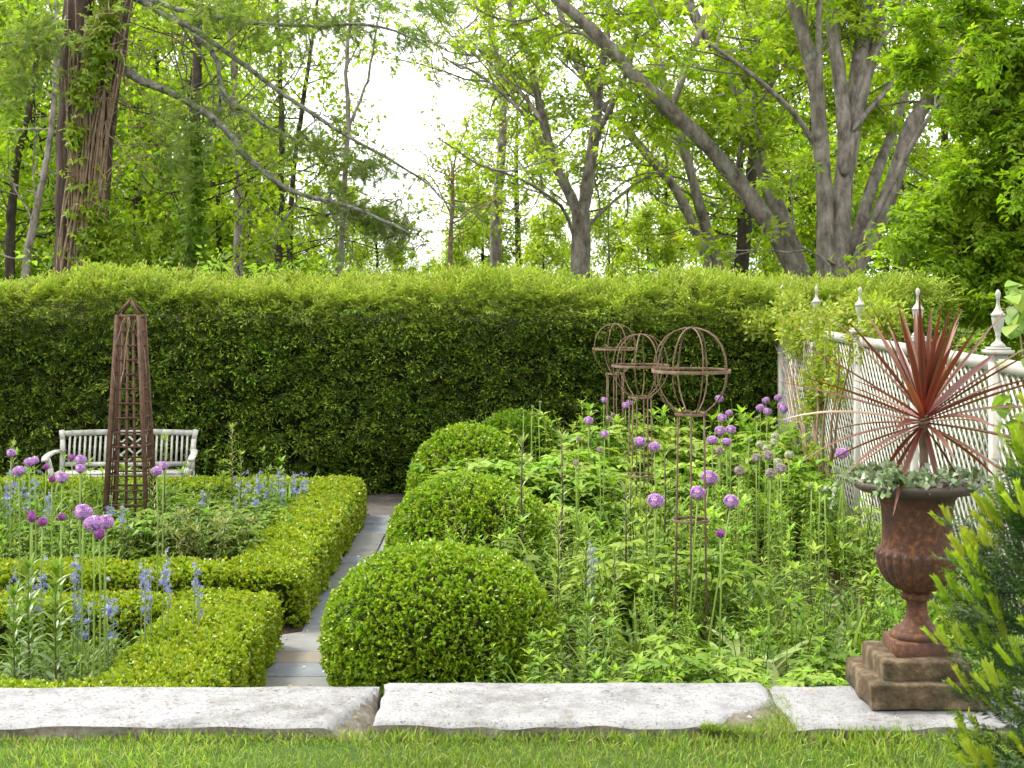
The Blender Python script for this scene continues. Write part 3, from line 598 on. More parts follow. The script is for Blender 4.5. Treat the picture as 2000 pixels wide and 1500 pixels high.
# ------------------------------------------------------------------ stone pedestal, iron urn, bronze cordyline
def rough_block(lo, hi, seed, chip=0.014, n=14):
    """Weathered block: a subdivided box pushed in and out by noise, edges worn round."""
    lo = np.array(lo, float); hi = np.array(hi, float); N = Noise(seed); G = Geo(); c = (lo + hi) / 2; half = (hi - lo) / 2; r = 0.013
    for ax in range(3):
        for sgn in (-1, 1):
            o = [a for a in range(3) if a != ax]; u = np.linspace(-1, 1, n); P = np.zeros((n * n, 3))
            A, B = np.meshgrid(u, u); P[:, o[0]] = A.ravel() * half[o[0]]; P[:, o[1]] = B.ravel() * half[o[1]]; P[:, ax] = sgn * half[ax]
            q = np.clip(P, -half + r, half - r); P = q + nz(P - q) * r
            P = P + nz(P / half) * (chip * 0.35 * N(P + c, 7) + chip * 0.45 * N(P + c, 31))[:, None] * [1, 1, 0.5] + c
            Q = [[j * n + i, j * n + i + 1, (j + 1) * n + i + 1, (j + 1) * n + i] for j in range(n - 1) for i in range(n - 1)]
            if (sgn < 0) != (ax == 1): Q = [x[::-1] for x in Q]
            G.quads(P, Q)
    return G
UX, UY = 1.73, 6.44
ped = thing('stone_pedestal', 'stepped brown sandstone pedestal under the rusty urn', 'pedestal', (UX, UY, 0.905))
part('lower_block', rough_block((-0.25, -0.24, 0.0), (0.235, 0.24, 0.108), 71, n=30), M_BROWNST, ped, True)
part('upper_block', rough_block((-0.185, -0.185, 0.10), (0.18, 0.185, 0.187), 72, 0.012, 30), M_BROWNST, ped, True)
UZ = 1.092
def urn():
    t = thing('garden_urn', 'rusty cast-iron urn with a fluted bowl on the stone pedestal', 'urn', (UX, UY, UZ))
    g = Geo(); b = 0.116
    v = [[sx * q, sy * q, z] for q, z in ((b, 0.0), (b, 0.052), (b - 0.006, 0.058)) for sx, sy in ((-1, -1), (1, -1), (1, 1), (-1, 1))]
    g.quads(v, [[k * 4 + i, k * 4 + (i + 1) % 4, k * 4 + 4 + (i + 1) % 4, k * 4 + 4 + i] for k in (0, 1) for i in range(4)] + [[8, 9, 10, 11]]); part('plinth', g, M_RUST, t)
    g = Geo(); g.lathe([(0.108, 0.057), (0.112, 0.066), (0.110, 0.078), (0.100, 0.086), (0.095, 0.089), (0.093, 0.096), (0.075, 0.106), (0.056, 0.125), (0.046, 0.15), (0.042, 0.18), (0.043, 0.205), (0.05, 0.218)], 48); part('foot', g, M_RUST, t, True)
    g = Geo(); g.lathe([(0.048, 0.216), (0.062, 0.218), (0.069, 0.226), (0.069, 0.236), (0.060, 0.245), (0.05, 0.25), (0.045, 0.262)], 48); part('collar', g, M_RUST, t, True)
    k = 24 * 8; zb = np.linspace(0, 1, 18); pb = [(0.048 + 0.122 * math.sin(q * math.pi / 2) ** 0.85, 0.252 + 0.125 * (1 - math.cos(q * math.pi / 2)) + 0.035 * q) for q in zb]
    pb += [(0.168, 0.42), (0.160, 0.43), (0.150, 0.435)]
    def flute(a, i, z):
        amp = 0.055 * min(1, i / 5) if i < 18 else 0.055 * max(0, (20 - i) / 2); return 1 - amp * (1 - np.abs(np.cos(a * 12)) ** 0.6)
    g = Geo(); g.lathe(pb, k, mod=flute)
    part('fluted_bowl', g, M_RUST, t, True)
    bg = Geo(); bg.lathe([(0.0105 * math.cos(q) + 1e-5, 0.0125 * math.sin(q)) for q in np.linspace(-1.57, 1.57, 7)], 10); bm = bg.mesh('bead', M_RUSTRIM, True)
    for i in range(24): a = (i + 0.0) * 2 * math.pi / 24; link('bead', bm, t, (0.164 * math.cos(a), 0.164 * math.sin(a), 0.412))
    g = Geo(); g.lathe([(0.150, 0.433), (0.148, 0.44), (0.144, 0.45), (0.142, 0.50), (0.143, 0.55), (0.148, 0.60), (0.156, 0.635), (0.166, 0.655)], 64); part('body', g, M_RUST, t, True)
    g = Geo(); g.lathe([(0.160, 0.648), (0.172, 0.656), (0.20, 0.664), (0.235, 0.672), (0.256, 0.684), (0.264, 0.70), (0.262, 0.712), (0.254, 0.716), (0.244, 0.71), (0.225, 0.702), (0.20, 0.694), (0.19, 0.68), (0.18, 0.66)], 72); part('rim', g, M_RUSTRIM, t, True)
    g = Geo(); a = np.linspace(0, 2 * np.pi, 40, endpoint=False); rings = [(0.196, 0.69), (0.14, 0.70), (0.07, 0.712), (0.001, 0.715)]
    g.lathe(rings, 40, mod=lambda a, i, z: 1 + 0.03 * np.sin(a * 7 + i)); part('potting_soil', g, M_SOIL, t, True)
urn()
def cordyline():
    base = np.array([UX + 0.028, UY, UZ + 0.705]); t = thing('cordyline', 'spiky bronze-red cordyline growing out of the rusty urn', 'plant', base)
    rng = np.random.default_rng(81); g = Geo(); H = 0.285
    g.tube([(0, 0, -0.02), (0.002, 0, 0.1), (-0.003, 0, 0.2), (0, 0, H)], [0.021, 0.019, 0.018, 0.023], 10); part('trunk', g, M_VINE, t, True)
    n = 70
    for i in range(n):
        f = i / (n - 1); az = i * 2.39996 + rng.normal() * 0.15
        el = math.radians(-48 + 136 * f ** 0.75 + rng.normal() * 5) if f > 0.05 else math.radians(-60 + rng.normal() * 8)
        L = (0.43 + 0.18 * math.sin(math.pi * min(1, f * 1.1)) + rng.normal() * 0.035) * (1 if f < 0.9 else 0.85); sag = (0.55 if f < 0.35 else 0.22) * rng.uniform(0.4, 1.2)
        if f < 0.06: L *= 0.85
        w = 0.028 * rng.uniform(0.75, 1.25); m = 12; d = np.array([math.cos(az) * math.cos(el), math.sin(az) * math.cos(el), math.sin(el)])
        side = nz(np.cross(d, (0, 0, 1)) + 1e-6); p = np.array([0, 0, H - 0.05 + 0.06 * f]); V = []; tw = rng.normal() * 0.25
        c0 = np.array([(0.10, 0.034, 0.022), (0.135, 0.055, 0.032), (0.085, 0.024, 0.018), (0.17, 0.10, 0.07)][rng.integers(0, 4)]) * rng.uniform(0.85, 1.2); c1 = np.array([0.15, 0.022, 0.024]); C = []
        for j in range(m + 1):
            x = j / m; hw = w / 2 * (0.55 + 0.45 * min(1, x / 0.3)) * (1 - max(0, (x - 0.45) / 0.55) ** 1.6) + 0.0006
            up = np.cross(side, d); s2 = side * math.cos(tw * x) + up * math.sin(tw * x); u2 = np.cross(s2, d)
            V += [p - s2 * hw + u2 * hw * 0.45, p.copy(), p + s2 * hw + u2 * hw * 0.45]
            cc = c1 * (1 - min(1, x * 3)) + c0 * min(1, x * 3); C += [cc * 1.3 + [0.035, 0.014, 0], cc, cc * 1.3 + [0.035, 0.014, 0]]
            p = p + d * L / m; d = nz(d + np.array([0, 0, -sag / m * (0.3 + 1.4 * x)]))
        q = [[3 * j + k, 3 * j + k + 1, 3 * j + 4 + k, 3 * j + 3 + k] for j in range(m) for k in (0, 1)]
        g = Geo(); g.quads(V, q); g.C = [np.array(C)]; part('leaf', g, M_CORDY, t, True)
cordyline()
def silver_plant():
    base = np.array([UX, UY, UZ + 0.70]); rng = np.random.default_rng(82)
    t = thing('silver_foliage_plant', 'grey-green trailing foliage spilling over the rim of the rusty urn', 'plant', base)
    g = Geo(); lf = kite(0.024, 0.024, 0.2, 0.1, 0.55); T = (lf[0], lf[1], np.clip(lf[0][:, 1] / 0.024, 0, 1)); pos, dirs = [], []
    st = Geo()
    for i in range(40):
        a = rng.uniform(0, 2 * math.pi) if i % 4 == 0 else rng.uniform(2.5, 4.8); r0 = rng.uniform(0.08, 0.2); p = np.array([r0 * math.cos(a), r0 * math.sin(a), 0.0]); d = nz([math.cos(a) * 0.9, math.sin(a) * 0.9, rng.uniform(0.4, 1.4)])
        L = rng.uniform(0.05, 0.13) * (1.9 if rng.random() < 0.12 else 1); pts = [p]
        for k in range(7):
            p = p + d * L / 6; rr_ = np.hypot(p[0], p[1]); p[2] = max(p[2], 0.03 if rr_ < 0.27 else -9); pts.append(p); d = nz(d + [0, 0, -0.38] + rng.normal(size=3) * 0.2)
            for q in range(5): pos.append(p + rng.normal(size=3) * 0.012); dirs.append(nz(d * 0.4 + rng.normal(size=3) * 0.6 + [0, 0, 0.5]))
        st.tube(pts, 0.0012, 3, (0.22, 0.25, 0.17), False)
    pos, dirs = np.array(pos), np.array(dirs); n = len(pos); c = pick(rng, [(0.22, 0.30, 0.14), (0.29, 0.36, 0.21), (0.17, 0.25, 0.10), (0.38, 0.43, 0.30)], n)
    g.scatter(T, pos, sc(frames(dirs, rng), rng.uniform(0.8, 1.5, n)), c, c); part('leaves', g, M_SILVER, t, kind='stuff'); part('stems', st, M_STEM, t, kind='stuff')
silver_plant()

# ------------------------------------------------------------------ yew bush close to the camera
def yew_bush():
    base = np.array([1.76, 4.25, 0.882]); rng = np.random.default_rng(85)
    t = thing('yew_bush', 'out-of-focus yew bush with yellow-green shoot tips beside the urn', 'bush', base)
    def shoot(L, n, nl):
        G = Tmpl()
        for i in range(n):
            y = L * (i + 0.5) / n; G.leaf(kite(nl * (1 - 0.35 * i / n), 0.0042, 0.1, 0.1, 0.5), (0, y, 0), (1 if i % 2 else -1) * R_.uniform(0.5, 1.1), R_.uniform(-0.5, 0.5), R_.uniform(-0.6, 0.6), 1, max(0, (y / L - 0.62) / 0.38))
        return G.T()
    def bright():
        G = Tmpl()
        v, f = kite(0.024, 0.0048, 0.1, -0.1, 0.5)
        for i in range(40):
            a = i * 2.4; M = frames(np.array([[math.sin(a) * 0.42, 1, math.cos(a) * 0.42]]), np.random.default_rng(i), 0.3)[0]; G.add(v @ M.T * R_.uniform(0.8, 1.1) + [0, 0.062 * i / 40, 0], f, (0.3 + 0.7 * R_.random(),) * 3)
        return G.T()
    SH = [shoot(0.15, 52, 0.03) for _ in range(3)]; BR = [bright() for _ in range(3)]
    n = 1900; u = nz(rng.normal(size=(n, 3))); lump = 1 + 0.16 * NZ[3](u, 4.0); rad = rng.uniform(0.45, 1.0, n) ** 0.6 * lump
    P = np.stack([u[:, 0] * 0.38 * rad, u[:, 1] * 0.40 * rad, 0.95 + u[:, 2] * np.where(u[:, 2] > 0, 0.40, 0.85) * rad], 1); k = P[:, 2] > 0.02; P, u = P[k], u[k]; n = len(P)
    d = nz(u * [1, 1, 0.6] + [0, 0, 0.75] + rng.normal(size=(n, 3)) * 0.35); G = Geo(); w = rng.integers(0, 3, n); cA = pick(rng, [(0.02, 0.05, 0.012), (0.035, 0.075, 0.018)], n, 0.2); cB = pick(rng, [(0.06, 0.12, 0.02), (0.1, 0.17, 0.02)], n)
    s = rng.uniform(0.7, 1.25, n)
    for i in range(3): G.scatter(SH[i], P[w == i], sc(frames(d[w == i], rng, 0.6), s[w == i]), cA[w == i], cB[w == i])
    part('foliage', G, M_YEW, t, kind='stuff')
    tipk = rng.random(n) < 0.3; r2 = np.linalg.norm((P - [0, 0, 0.98]) / np.stack([np.full(n, 0.43), np.full(n, 0.43), np.where(P[:, 2] > 0.98, 0.40, 0.85)], 1), axis=1); tipk &= r2 > 0.72
    Q = (P + d * (0.13 * s)[:, None])[tipk]; dq = nz(d[tipk] * 0.6 + [0, 0, 1.0]); m = len(Q); G = Geo(); w = rng.integers(0, 3, m); c = pick(rng, [(0.30, 0.40, 0.02), (0.24, 0.35, 0.02), (0.37, 0.43, 0.04)], m)
    for off in ([0, 0, 0], [0.012, 0.01, -0.01], [-0.012, 0.004, -0.014]):
        for i in range(3): G.scatter(BR[i], Q[w == i] + off, sc(frames(nz(dq[w == i] + np.array(off) * 18), rng), rng.uniform(0.75, 1.15, (w == i).sum())), c[w == i] * 0.85, c[w == i])
    part('new_shoots', G, M_YEW, t, kind='stuff', label='soft bright yellow-green shoot tips')
    g = Geo()
    for i in range(7): a = i * 0.9; g.tube([(0.03 * math.cos(a), 0.03 * math.sin(a), -0.05), (0.12 * math.cos(a), 0.12 * math.sin(a), 0.35), (0.26 * math.cos(a), 0.26 * math.sin(a), 0.95)], [0.016, 0.012, 0.005], 6)
    part('branches', g, M_BARKDARK, t, True)
yew_bush()

# ------------------------------------------------------------------ trees
class Grow:
    """Branch skeleton: tubes for wood, twig points for leaves."""
    def __init__(s, seed): s.r = np.random.default_rng(seed); s.wood = Geo(); s.tw = []; s.td = []
    def limb(s, pts, r0, r1, k=8, smooth=3, wob=0.0, sprout=False):
        P = np.asarray(pts, float)
        for _ in range(smooth - 1):                       # Chaikin-like refinement keeps the drawn bends but rounds them
            Q = [P[0]]
            for a, b in zip(P[:-1], P[1:]): Q += [0.75 * a + 0.25 * b, 0.25 * a + 0.75 * b]
            P = np.array(Q + [P[-1]])
        if wob: P[1:-1] += s.r.normal(size=(len(P) - 2, 3)) * wob
        R = np.linspace(r0, r1, len(P)) * (1 + 0.05 * s.r.normal(size=len(P)))
        if sprout: R[:4] *= [0.12, 0.5, 0.8, 0.95]
        s.wood.tube(P, R, k); return P
    def branch(s, p, d, L, r, lvl, top, kids=(4, 5), up=0.08, wig=0.22, leafy=3, spread=0.75):
        n = 5; pts = [np.array(p, float)]; d = nz(d); ds = [d]
        for i in range(n): d = nz(d + s.r.normal(size=3) * wig + [0, 0, up]); pts.append(pts[-1] + d * L / n); ds.append(d)
        s.wood.tube(pts, np.linspace(r, r * 0.45, n + 1), 5 if lvl < 2 else 3, cap=False)
        if lvl >= top:
            for k in range(leafy): t = s.r.uniform(0.25, 1.05); q = min(n, int(t * n)); s.tw.append(pts[q] + s.r.normal(size=3) * 0.06 * L); s.td.append(nz(ds[q] * [1, 1, 0.4] + s.r.normal(size=3) * 0.45))
            return
        for k in range(s.r.integers(kids[0], kids[1] + 1)):
            t = s.r.uniform(0.25, 1.0); q = min(n, 1 + int(t * (n - 1))); dd = nz(ds[q] + s.r.normal(size=3) * spread)
            s.branch(pts[q], dd, L * s.r.uniform(0.45, 0.7), r * 0.5, lvl + 1, top, kids, up, wig, leafy, spread)
    def along(s, P, n, L, r, t0=0.35, t1=1.0, top=2, **k):
        r *= 0.65; k['leafy'] = k.get('leafy', 3) + 2
        for i in range(n):
            t = t0 + (t1 - t0) * (i + s.r.random()) / n; q = min(len(P) - 2, int(t * (len(P) - 1))); d = nz(P[q + 1] - P[q])
            s.branch(P[q], nz(d * 0.35 + s.r.normal(size=3) * [1, 0.8, 0.55] + [0, 0.75, 0]), L * s.r.uniform(0.7, 1.25), r, 1, top, **k)
    def leaves(s, T, pal, size=(0.7, 1.3), flat=0.55, jit=0.15, keep=None):
        P, D = np.array(s.tw), np.array(s.td)
        if keep is not None: k = keep(P); P, D = P[k], D[k]
        n = len(P); G = Geo(); w = s.r.integers(0, len(T), n); c = pick(s.r, pal, n, jit); c2 = pick(s.r, pal, n, jit); z = s.r.uniform(*size, n)
        for i in range(len(T)): G.scatter(T[i], P[w == i], sc(frames(D[w == i], s.r, flat), z[w == i]), c[w == i], c2[w == i])
        return G
def tree(name, label, gr, base, bark, leafgeo, mat=None, group=None, cat='tree'):
    base = np.array(base, float); t = thing(name, label, cat, base, group)
    part('trunk', gr.wood, bark, t, True, off=base)
    if leafgeo is not None: part('crown', leafgeo, mat or M_TREE, t, off=base, kind='stuff')
    return t
def pl(d, pts, dd=0.0):
    """Limb through photo pixels at depth d, leaning dd metres nearer or farther towards its end."""
    return [at(x, y, d + dd * i / max(1, len(pts) - 1)) for i, (x, y) in enumerate(pts)]
def pr(w, d): return w * d / FPX / 2
SPRING = [(0.205, 0.31, 0.014), (0.27, 0.36, 0.02), (0.32, 0.40, 0.04), (0.165, 0.26, 0.012)]
LIME = [(0.28, 0.38, 0.03), (0.34, 0.42, 0.05), (0.23, 0.33, 0.02), (0.38, 0.44, 0.08)]
DEEP = [(0.11, 0.20, 0.008), (0.14, 0.235, 0.010), (0.18, 0.275, 0.014), (0.22, 0.32, 0.02)]

# forked maple in the middle
d = 30; G_ = Grow(201)
tr = G_.limb([(at(1133, 545, d) * [1, 1, 0])] + pl(d, [(1133, 545), (1135, 470), (1134, 410)]), pr(40, d), pr(36, d), 12)
for pts, w0, w1, nb, dd in (([(1130, 425), (1112, 375), (1085, 330), (1062, 240), (1050, 190), (1035, 110), (1000, 40), (985, -60)], 25, 9, 11, 1), ([(1138, 425), (1147, 360), (1158, 290), (1167, 220), (1172, 150), (1188, 60), (1195, -70)], 30, 10, 10, 0.5),
                            ([(1160, 275), (1185, 225), (1205, 185), (1225, 140), (1245, 60), (1260, -40)], 14, 6, 8, -1), ([(1060, 240), (1020, 180), (980, 150), (930, 90), (900, 60)], 10, 4, 8, 2), ([(1122, 470), (1105, 410), (1070, 380), (1010, 345), (960, 330)], 8, 3, 6, -1.5),
                            ([(1085, 330), (1040, 240), (990, 190), (930, 140), (880, 120)], 9, 4, 8, 1), ([(1165, 225), (1195, 190), (1240, 170), (1300, 130)], 10, 4, 7, 2), ([(1140, 450), (1190, 400), (1250, 350), (1310, 330)], 8, 3, 6, 1)):
    P = G_.limb(pl(d, pts, dd), pr(w0, d), pr(w1, d), sprout=True); G_.along(P, nb, 1.9, 0.035, 0.25, kids=(3, 5), leafy=3)
tree('forked_maple', 'fresh green maple with a forked trunk, alone against the white sky', G_, (at(1133, 545, d) * [1, 1, 0]), M_BARKMAPLE, G_.leaves(T_MAPLES, LIME + SPRING[:2], (0.85, 1.35), keep=lambda P: G_.r.random(len(P)) < np.where(P[:, 0] < 0.2, 0.35, 0.6)))

# leaning twin maple whose long limb crosses the sky
d = 27; G_ = Grow(202)
for pts, w0, w1, nb, dd, L in (([(1560, 545), (1500, 430), (1400, 300), (1310, 215), (1240, 150), (1170, 70), (1090, 0), (1020, -60)], 38, 17, 9, -1, 1.7), ([(1568, 545), (1515, 400), (1470, 270), (1450, 190), (1420, 120), (1350, 30), (1330, -60)], 38, 18, 9, 1, 1.9),
                               ([(1480, 300), (1484, 250), (1500, 180), (1530, 90), (1545, -40)], 17, 8, 8, 1.5, 1.8), ([(1310, 215), (1345, 120), (1375, 40), (1390, -50)], 16, 8, 7, 1, 1.7), ([(1240, 150), (1200, 110), (1130, 60), (1060, 20)], 9, 4, 6, 1, 1.6), ([(1440, 350), (1445, 290), (1470, 220), (1478, 170)], 10, 5, 5, -1, 1.2)):
    P = G_.limb(pl(d, pts, dd), pr(w0, d), pr(w1, d), 12, sprout=pts[0][1] < 540); G_.along(P, nb, L, 0.035, 0.35, kids=(3, 5), leafy=3)
for x in (1560, 1568): G_.wood.tube([at(x, 545, d) * [1, 1, 0] + [0.1, 0, 0], at(x, 552, d)], pr(42, d), 12)
tree('leaning_maple', 'lichen-spotted maple leaning far out over the hedge towards the sky', G_, at(1564, 545, d) * [1, 1, 0], M_BARKMAPLE, G_.leaves(T_MAPLES, SPRING + LIME[:1], (0.9, 1.45)))

# slender leaning stems behind it
d = 33
for sd_, pts, w, lab in ((203, [(1412, 545), (1370, 420), (1340, 300), (1310, 210), (1280, 100), (1265, -50)], 27, 'thinner grey maple stem leaning beside the upright dark trunk'),
                        (204, [(1398, 545), (1330, 380), (1280, 320), (1210, 240), (1160, 190), (1110, 90), (1080, -40)], 24, 'thinner grey maple stem leaning lowest across the pale sky gap'),
                        (205, [(1445, 545), (1455, 450), (1463, 380), (1482, 220), (1515, 100), (1535, -50)], 32, 'upright dark trunk between the leaning maples')):
    G_ = Grow(sd_); P = G_.limb([pl(d, pts[:1])[0] * [1, 1, 0]] + pl(d, pts, 1), pr(w, d), pr(w * 0.45, d), 10); G_.along(P, 20, 2.3, 0.04, 0.3, kids=(3, 5), leafy=3)
    tree('woodland_maple', lab, G_, pl(d, pts[:1])[0] * [1, 1, 0], M_BARKMAPLE if sd_ != 205 else M_BARKDARK, G_.leaves(T_FAR, SPRING, (0.55, 0.95)), group='maples behind the yew hedge')

# many-stemmed maple on the right
d = 26; G_ = Grow(206)
for pts, w0, w1, nb, dd in (([(1612, 545), (1612, 380), (1600, 250), (1592, 140), (1562, 50), (1535, -60)], 36, 24, 7, 0), ([(1604, 290), (1601, 210), (1601, 120), (1598, 40), (1605, -60)], 16, 10, 3, -0.4), ([(1640, 545), (1640, 400), (1662, 260), (1682, 110), (1704, -50)], 46, 32, 6, 0.6),
                            ([(1648, 345), (1652, 270), (1640, 150), (1624, 40), (1615, -60)], 30, 25, 4, 0.5), ([(1650, 335), (1668, 260), (1690, 160), (1715, 80), (1735, -50)], 27, 17, 5, 0.6), ([(1703, 120), (1720, 80), (1745, 40), (1790, -40)], 13, 8, 5, 1), ([(1662, 545), (1740, 380), (1775, 250), (1830, 170), (1900, 80), (1950, 20)], 38, 20, 9, 0.5),
                            ([(1655, 545), (1690, 400), (1722, 310), (1752, 235), (1770, 180)], 28, 14, 6, 2), ([(1652, 545), (1720, 400), (1790, 265), (1845, 185)], 13, 8, 4, -0.8), ([(1592, 285), (1560, 230), (1510, 180), (1450, 130), (1385, 85)], 13, 7, 8, -1.0), ([(1666, 255), (1695, 215), (1730, 180), (1760, 140)], 15, 9, 4, 0.6),
                            ([(1745, 378), (1800, 380), (1880, 382)], 8, 6, 4, 0), ([(1640, 520), (1600, 500), (1560, 480)], 6, 3, 3, -1)):
    P = G_.limb(pl(d, pts, dd), pr(w0, d), pr(w1, d), 12, sprout=pts[0][1] < 540); G_.along(P, (nb + 1) // 2 + 1, 1.7, 0.03, 0.5, kids=(3, 5), leafy=2)
G_.wood.tube([at(1640, 545, d) * [1, 1, 0], at(1640, 550, d)], [pr(130, d), pr(90, d)], 14)
tree('many_stemmed_maple', 'big maple with several thick grey stems fanning out of one base', G_, at(1640, 545, d) * [1, 1, 0], M_BARKMAPLE, G_.leaves(T_MAPLES, SPRING, (0.9, 1.45)))

# dense dark maple at the right edge, boughs hanging down beside the fence
d = 21; G_ = Grow(207); X0 = at(2120, 545, d)
P = G_.limb([X0 * [1, 1, 0], X0, at(2110, 300, d), at(2090, 100, d), at(2080, -150, d)], 0.24, 0.12, 12)
for px, py, r, n_ in ((1960, 50, 0.9, 13), (1890, 110, 0.6, 9), (2000, 190, 0.9, 13), (1950, 260, 0.6, 9), (1920, 330, 0.5, 7), (2000, 340, 0.9, 12), (1950, 420, 0.7, 11), (1900, 470, 0.5, 8), (2010, 480, 0.8, 11), (1945, 545, 0.6, 11), (1900, 600, 0.4, 6), (1990, 600, 0.5, 9), (1865, 40, 0.35, 4), (2040, 420, 0.9, 9), (2040, 100, 1.0, 9), (1885, 395, 0.3, 4)):
    c = at(px, py, d - 0.8 + G_.r.uniform(-0.7, 0.7)); root = P[min(len(P) - 1, max(2, int(len(P) * (0.25 + 0.7 * (600 - py) / 700))))]
    G_.limb([root, root * 0.4 + c * 0.6 + [0, 0, 0.25], c], 0.05, 0.014, 5)
    for i in range(n_):
        dv = nz(G_.r.normal(size=3) * [1, 1, 0.45] + [-0.25, -0.35, 0]); G_.branch(c + G_.r.normal(size=3) * r * 0.42, dv, 0.62, 0.012, 1, 2, (5, 6), -0.02, 0.25, 4, 0.8)
tree('dark_leaved_maple', 'dense maple with broad dark green leaves hanging in tiers beside the white fence', G_, X0 * [1, 1, 0], M_BARKDARK, G_.leaves(T_MAPLES, DEEP + [(0.2, 0.31, 0.02), (0.24, 0.35, 0.03)], (0.75, 1.15), 0.35))

# old pine on the left: two stems, lichened boughs, dry vines
d = 24; G_ = Grow(208); base = at(150, 545, d) * [1, 1, 0]
G_.limb([at(138, 545, d) * [1, 1, 0], at(138, 545, d), at(143, 300, d), at(150, 120, d), at(158, -80, d)], pr(72, d), pr(58, d), 14)
G_.limb([at(176, 545, d - 0.1) * [1, 1, 0], at(174, 545, d - 0.1), at(186, 300, d - 0.1), at(208, 130, d - 0.1), at(240, -80, d - 0.1)], pr(64, d), pr(64, d), 14)
t = thing('old_pine', 'old pine with a double trunk wrapped in dry vines and ivy', 'tree', base); part('trunk', G_.wood, M_BARKPINE, t, True, off=base)
B = Grow(209); N_ = Grow(210)
boughs = (([(245, 135), (288, 162), (342, 185), (400, 216), (450, 263), (486, 310), (530, 350), (576, 375), (630, 389), (700, 410), (760, 432), (800, 458)], 18, 5, -2.0), ([(262, -5), (313, 22), (360, 47), (425, 86), (504, 148), (576, 198), (684, 270), (776, 317), (830, 352), (868, 392)], 15, 2.5, -1.5),
          ([(372, 58), (425, 112), (430, 180), (468, 209), (540, 259), (612, 288), (700, 313), (740, 322)], 11, 3, -1.0), ([(270, -10), (330, 14), (400, 32), (461, 37), (540, 50), (640, 47), (720, 48), (790, 65), (845, 98)], 12, 3, -2.0), ([(425, 112), (432, 215), (415, 240)], 7, 4, 0), ([(128, 40), (90, 62), (40, 80), (-20, 90)], 7, 3, -1), ([(576, 378), (580, 400), (548, 440)], 5, 2, 0),
          ([(630, 390), (650, 420), (672, 450)], 5, 2, 0), ([(330, 10), (420, 150), (412, 235)], 5, 3, 0.5), ([(130, 30), (100, 100), (80, 170)], 5, 2, -0.5))
for pts, w0, w1, dd in boughs:
    P = B.limb(pl(d - 0.3, pts, dd), pr(w0, d), pr(w1, d), 7, 2, 0.01)
    for i in range(max(2, len(pts) * 2)):
        q = B.r.integers(len(P) // 4, len(P)); dv = nz(P[q] - P[q - 1]) * 0.7 + B.r.normal(size=3) * [0.5, 0.6, 0.4]; tip = q / len(P)
        B.branch(P[q], dv, B.r.uniform(0.4, 0.9), 0.009, 1, 2, (2, 4), -0.03, 0.28, 3, 0.7)
part('boughs', B.wood, M_LICHEN, t, True, off=base)
# needles: long soft tufts on the outer boughs
for px, py, sx, sy, n_ in ((720, 420, 70, 35, 300), (770, 450, 40, 25, 120), (690, 320, 60, 30, 200), (600, 280, 50, 25, 120), (640, 40, 130, 30, 260), (800, 75, 50, 25, 120), (420, 30, 120, 40, 260), (860, 10, 40, 14, 90), (60, 70, 70, 60, 320), (30, 160, 50, 60, 160), (330, 230, 60, 50, 140), (340, 330, 45, 50, 120), (540, 90, 60, 40, 80), (740, 8, 140, 14, 100)):
    q = N_.r.normal(size=(int(n_ * 0.42), 2)) * 0.55
    for a, b in q: N_.tw.append(at(px + a * sx, py + b * sy + 0.12 * a * sx, d - 1.2 + N_.r.uniform(-0.9, 0.7))); N_.td.append(nz([N_.r.normal() * 0.8 + 0.5, N_.r.normal() * 0.6, N_.r.normal() * 0.3 - 0.1]))
for p, q in list(zip(B.tw, B.td))[::5]: N_.tw.append(p); N_.td.append(q)
part('needles', N_.leaves(T_PINE, [(0.15, 0.21, 0.05), (0.2, 0.25, 0.08), (0.12, 0.18, 0.04)], (0.8, 1.4), 1.5), M_TREE, t, off=base, kind='stuff')
rg = np.random.default_rng(5)
for i in range(34):                                       # dry vines climbing the stems
    y = 560.0; x = rg.uniform(112, 196); g = Geo(); pts = []; ph = rg.uniform(0, 6.28); x1 = rg.uniform(128, 262); depth = d - 0.45 - rg.uniform(0, 0.1); yend = rg.uniform(-70, 160); amp = rg.uniform(3, 12); s_ = rg.uniform(0, 1)
    while y > yend: f = 1 - y / 560.0; pts.append(at(x + (x1 - x) * f ** 1.2 + amp * math.sin(f * rg.uniform(7.8, 8.4) + ph), y, depth)); y -= 24
    if len(pts) > 2: g.tube(pts, np.linspace(rg.uniform(0.01, 0.032), 0.008, len(pts)), 5); part('vine', g, M_VINE, t, True, off=base)
for i in range(46):                                       # loose dry tangles beside the trunk
    p = at(rg.uniform(200, 300), rg.uniform(-10, 330), d - 0.5 + rg.uniform(-0.5, 0.4)); dv = nz([rg.normal() * 0.6 + 0.3, rg.normal() * 0.5, rg.normal() * 0.8]); pts = [p]
    for k in range(12): dv = nz(dv + rg.normal(size=3) * 0.38 + [0.03, 0, -0.08]); p = p + dv * 0.12; pts.append(p)
    g = Geo(); g.tube(pts, np.linspace(0.009, 0.004, 13), 4); part('dry_tendril', g, M_VINE, t, True, off=base)
iv = Grow(211)
for px, py, sx, sy, n_ in ((205, 40, 30, 70, 90), (190, 110, 20, 50, 50), (165, 170, 14, 40, 26), (150, 260, 14, 30, 20), (195, 400, 16, 60, 24), (190, 450, 40, 40, 50), (240, 470, 60, 40, 90), (150, 380, 20, 80, 16), (180, 500, 30, 20, 30)):
    for k in range(n_): iv.tw.append(at(px + iv.r.normal() * sx * 0.6, py + iv.r.normal() * sy * 0.6, d - 0.52 + iv.r.uniform(-0.12, 0.1))); iv.td.append(nz([iv.r.normal() * 0.5, -0.7, -0.5 + iv.r.normal() * 0.4]))
part('ivy', iv.leaves(T_IVY, DEEP[1:] + SPRING[:2], (0.8, 1.4), 0.8), M_LEAF, t, off=base, kind='stuff')

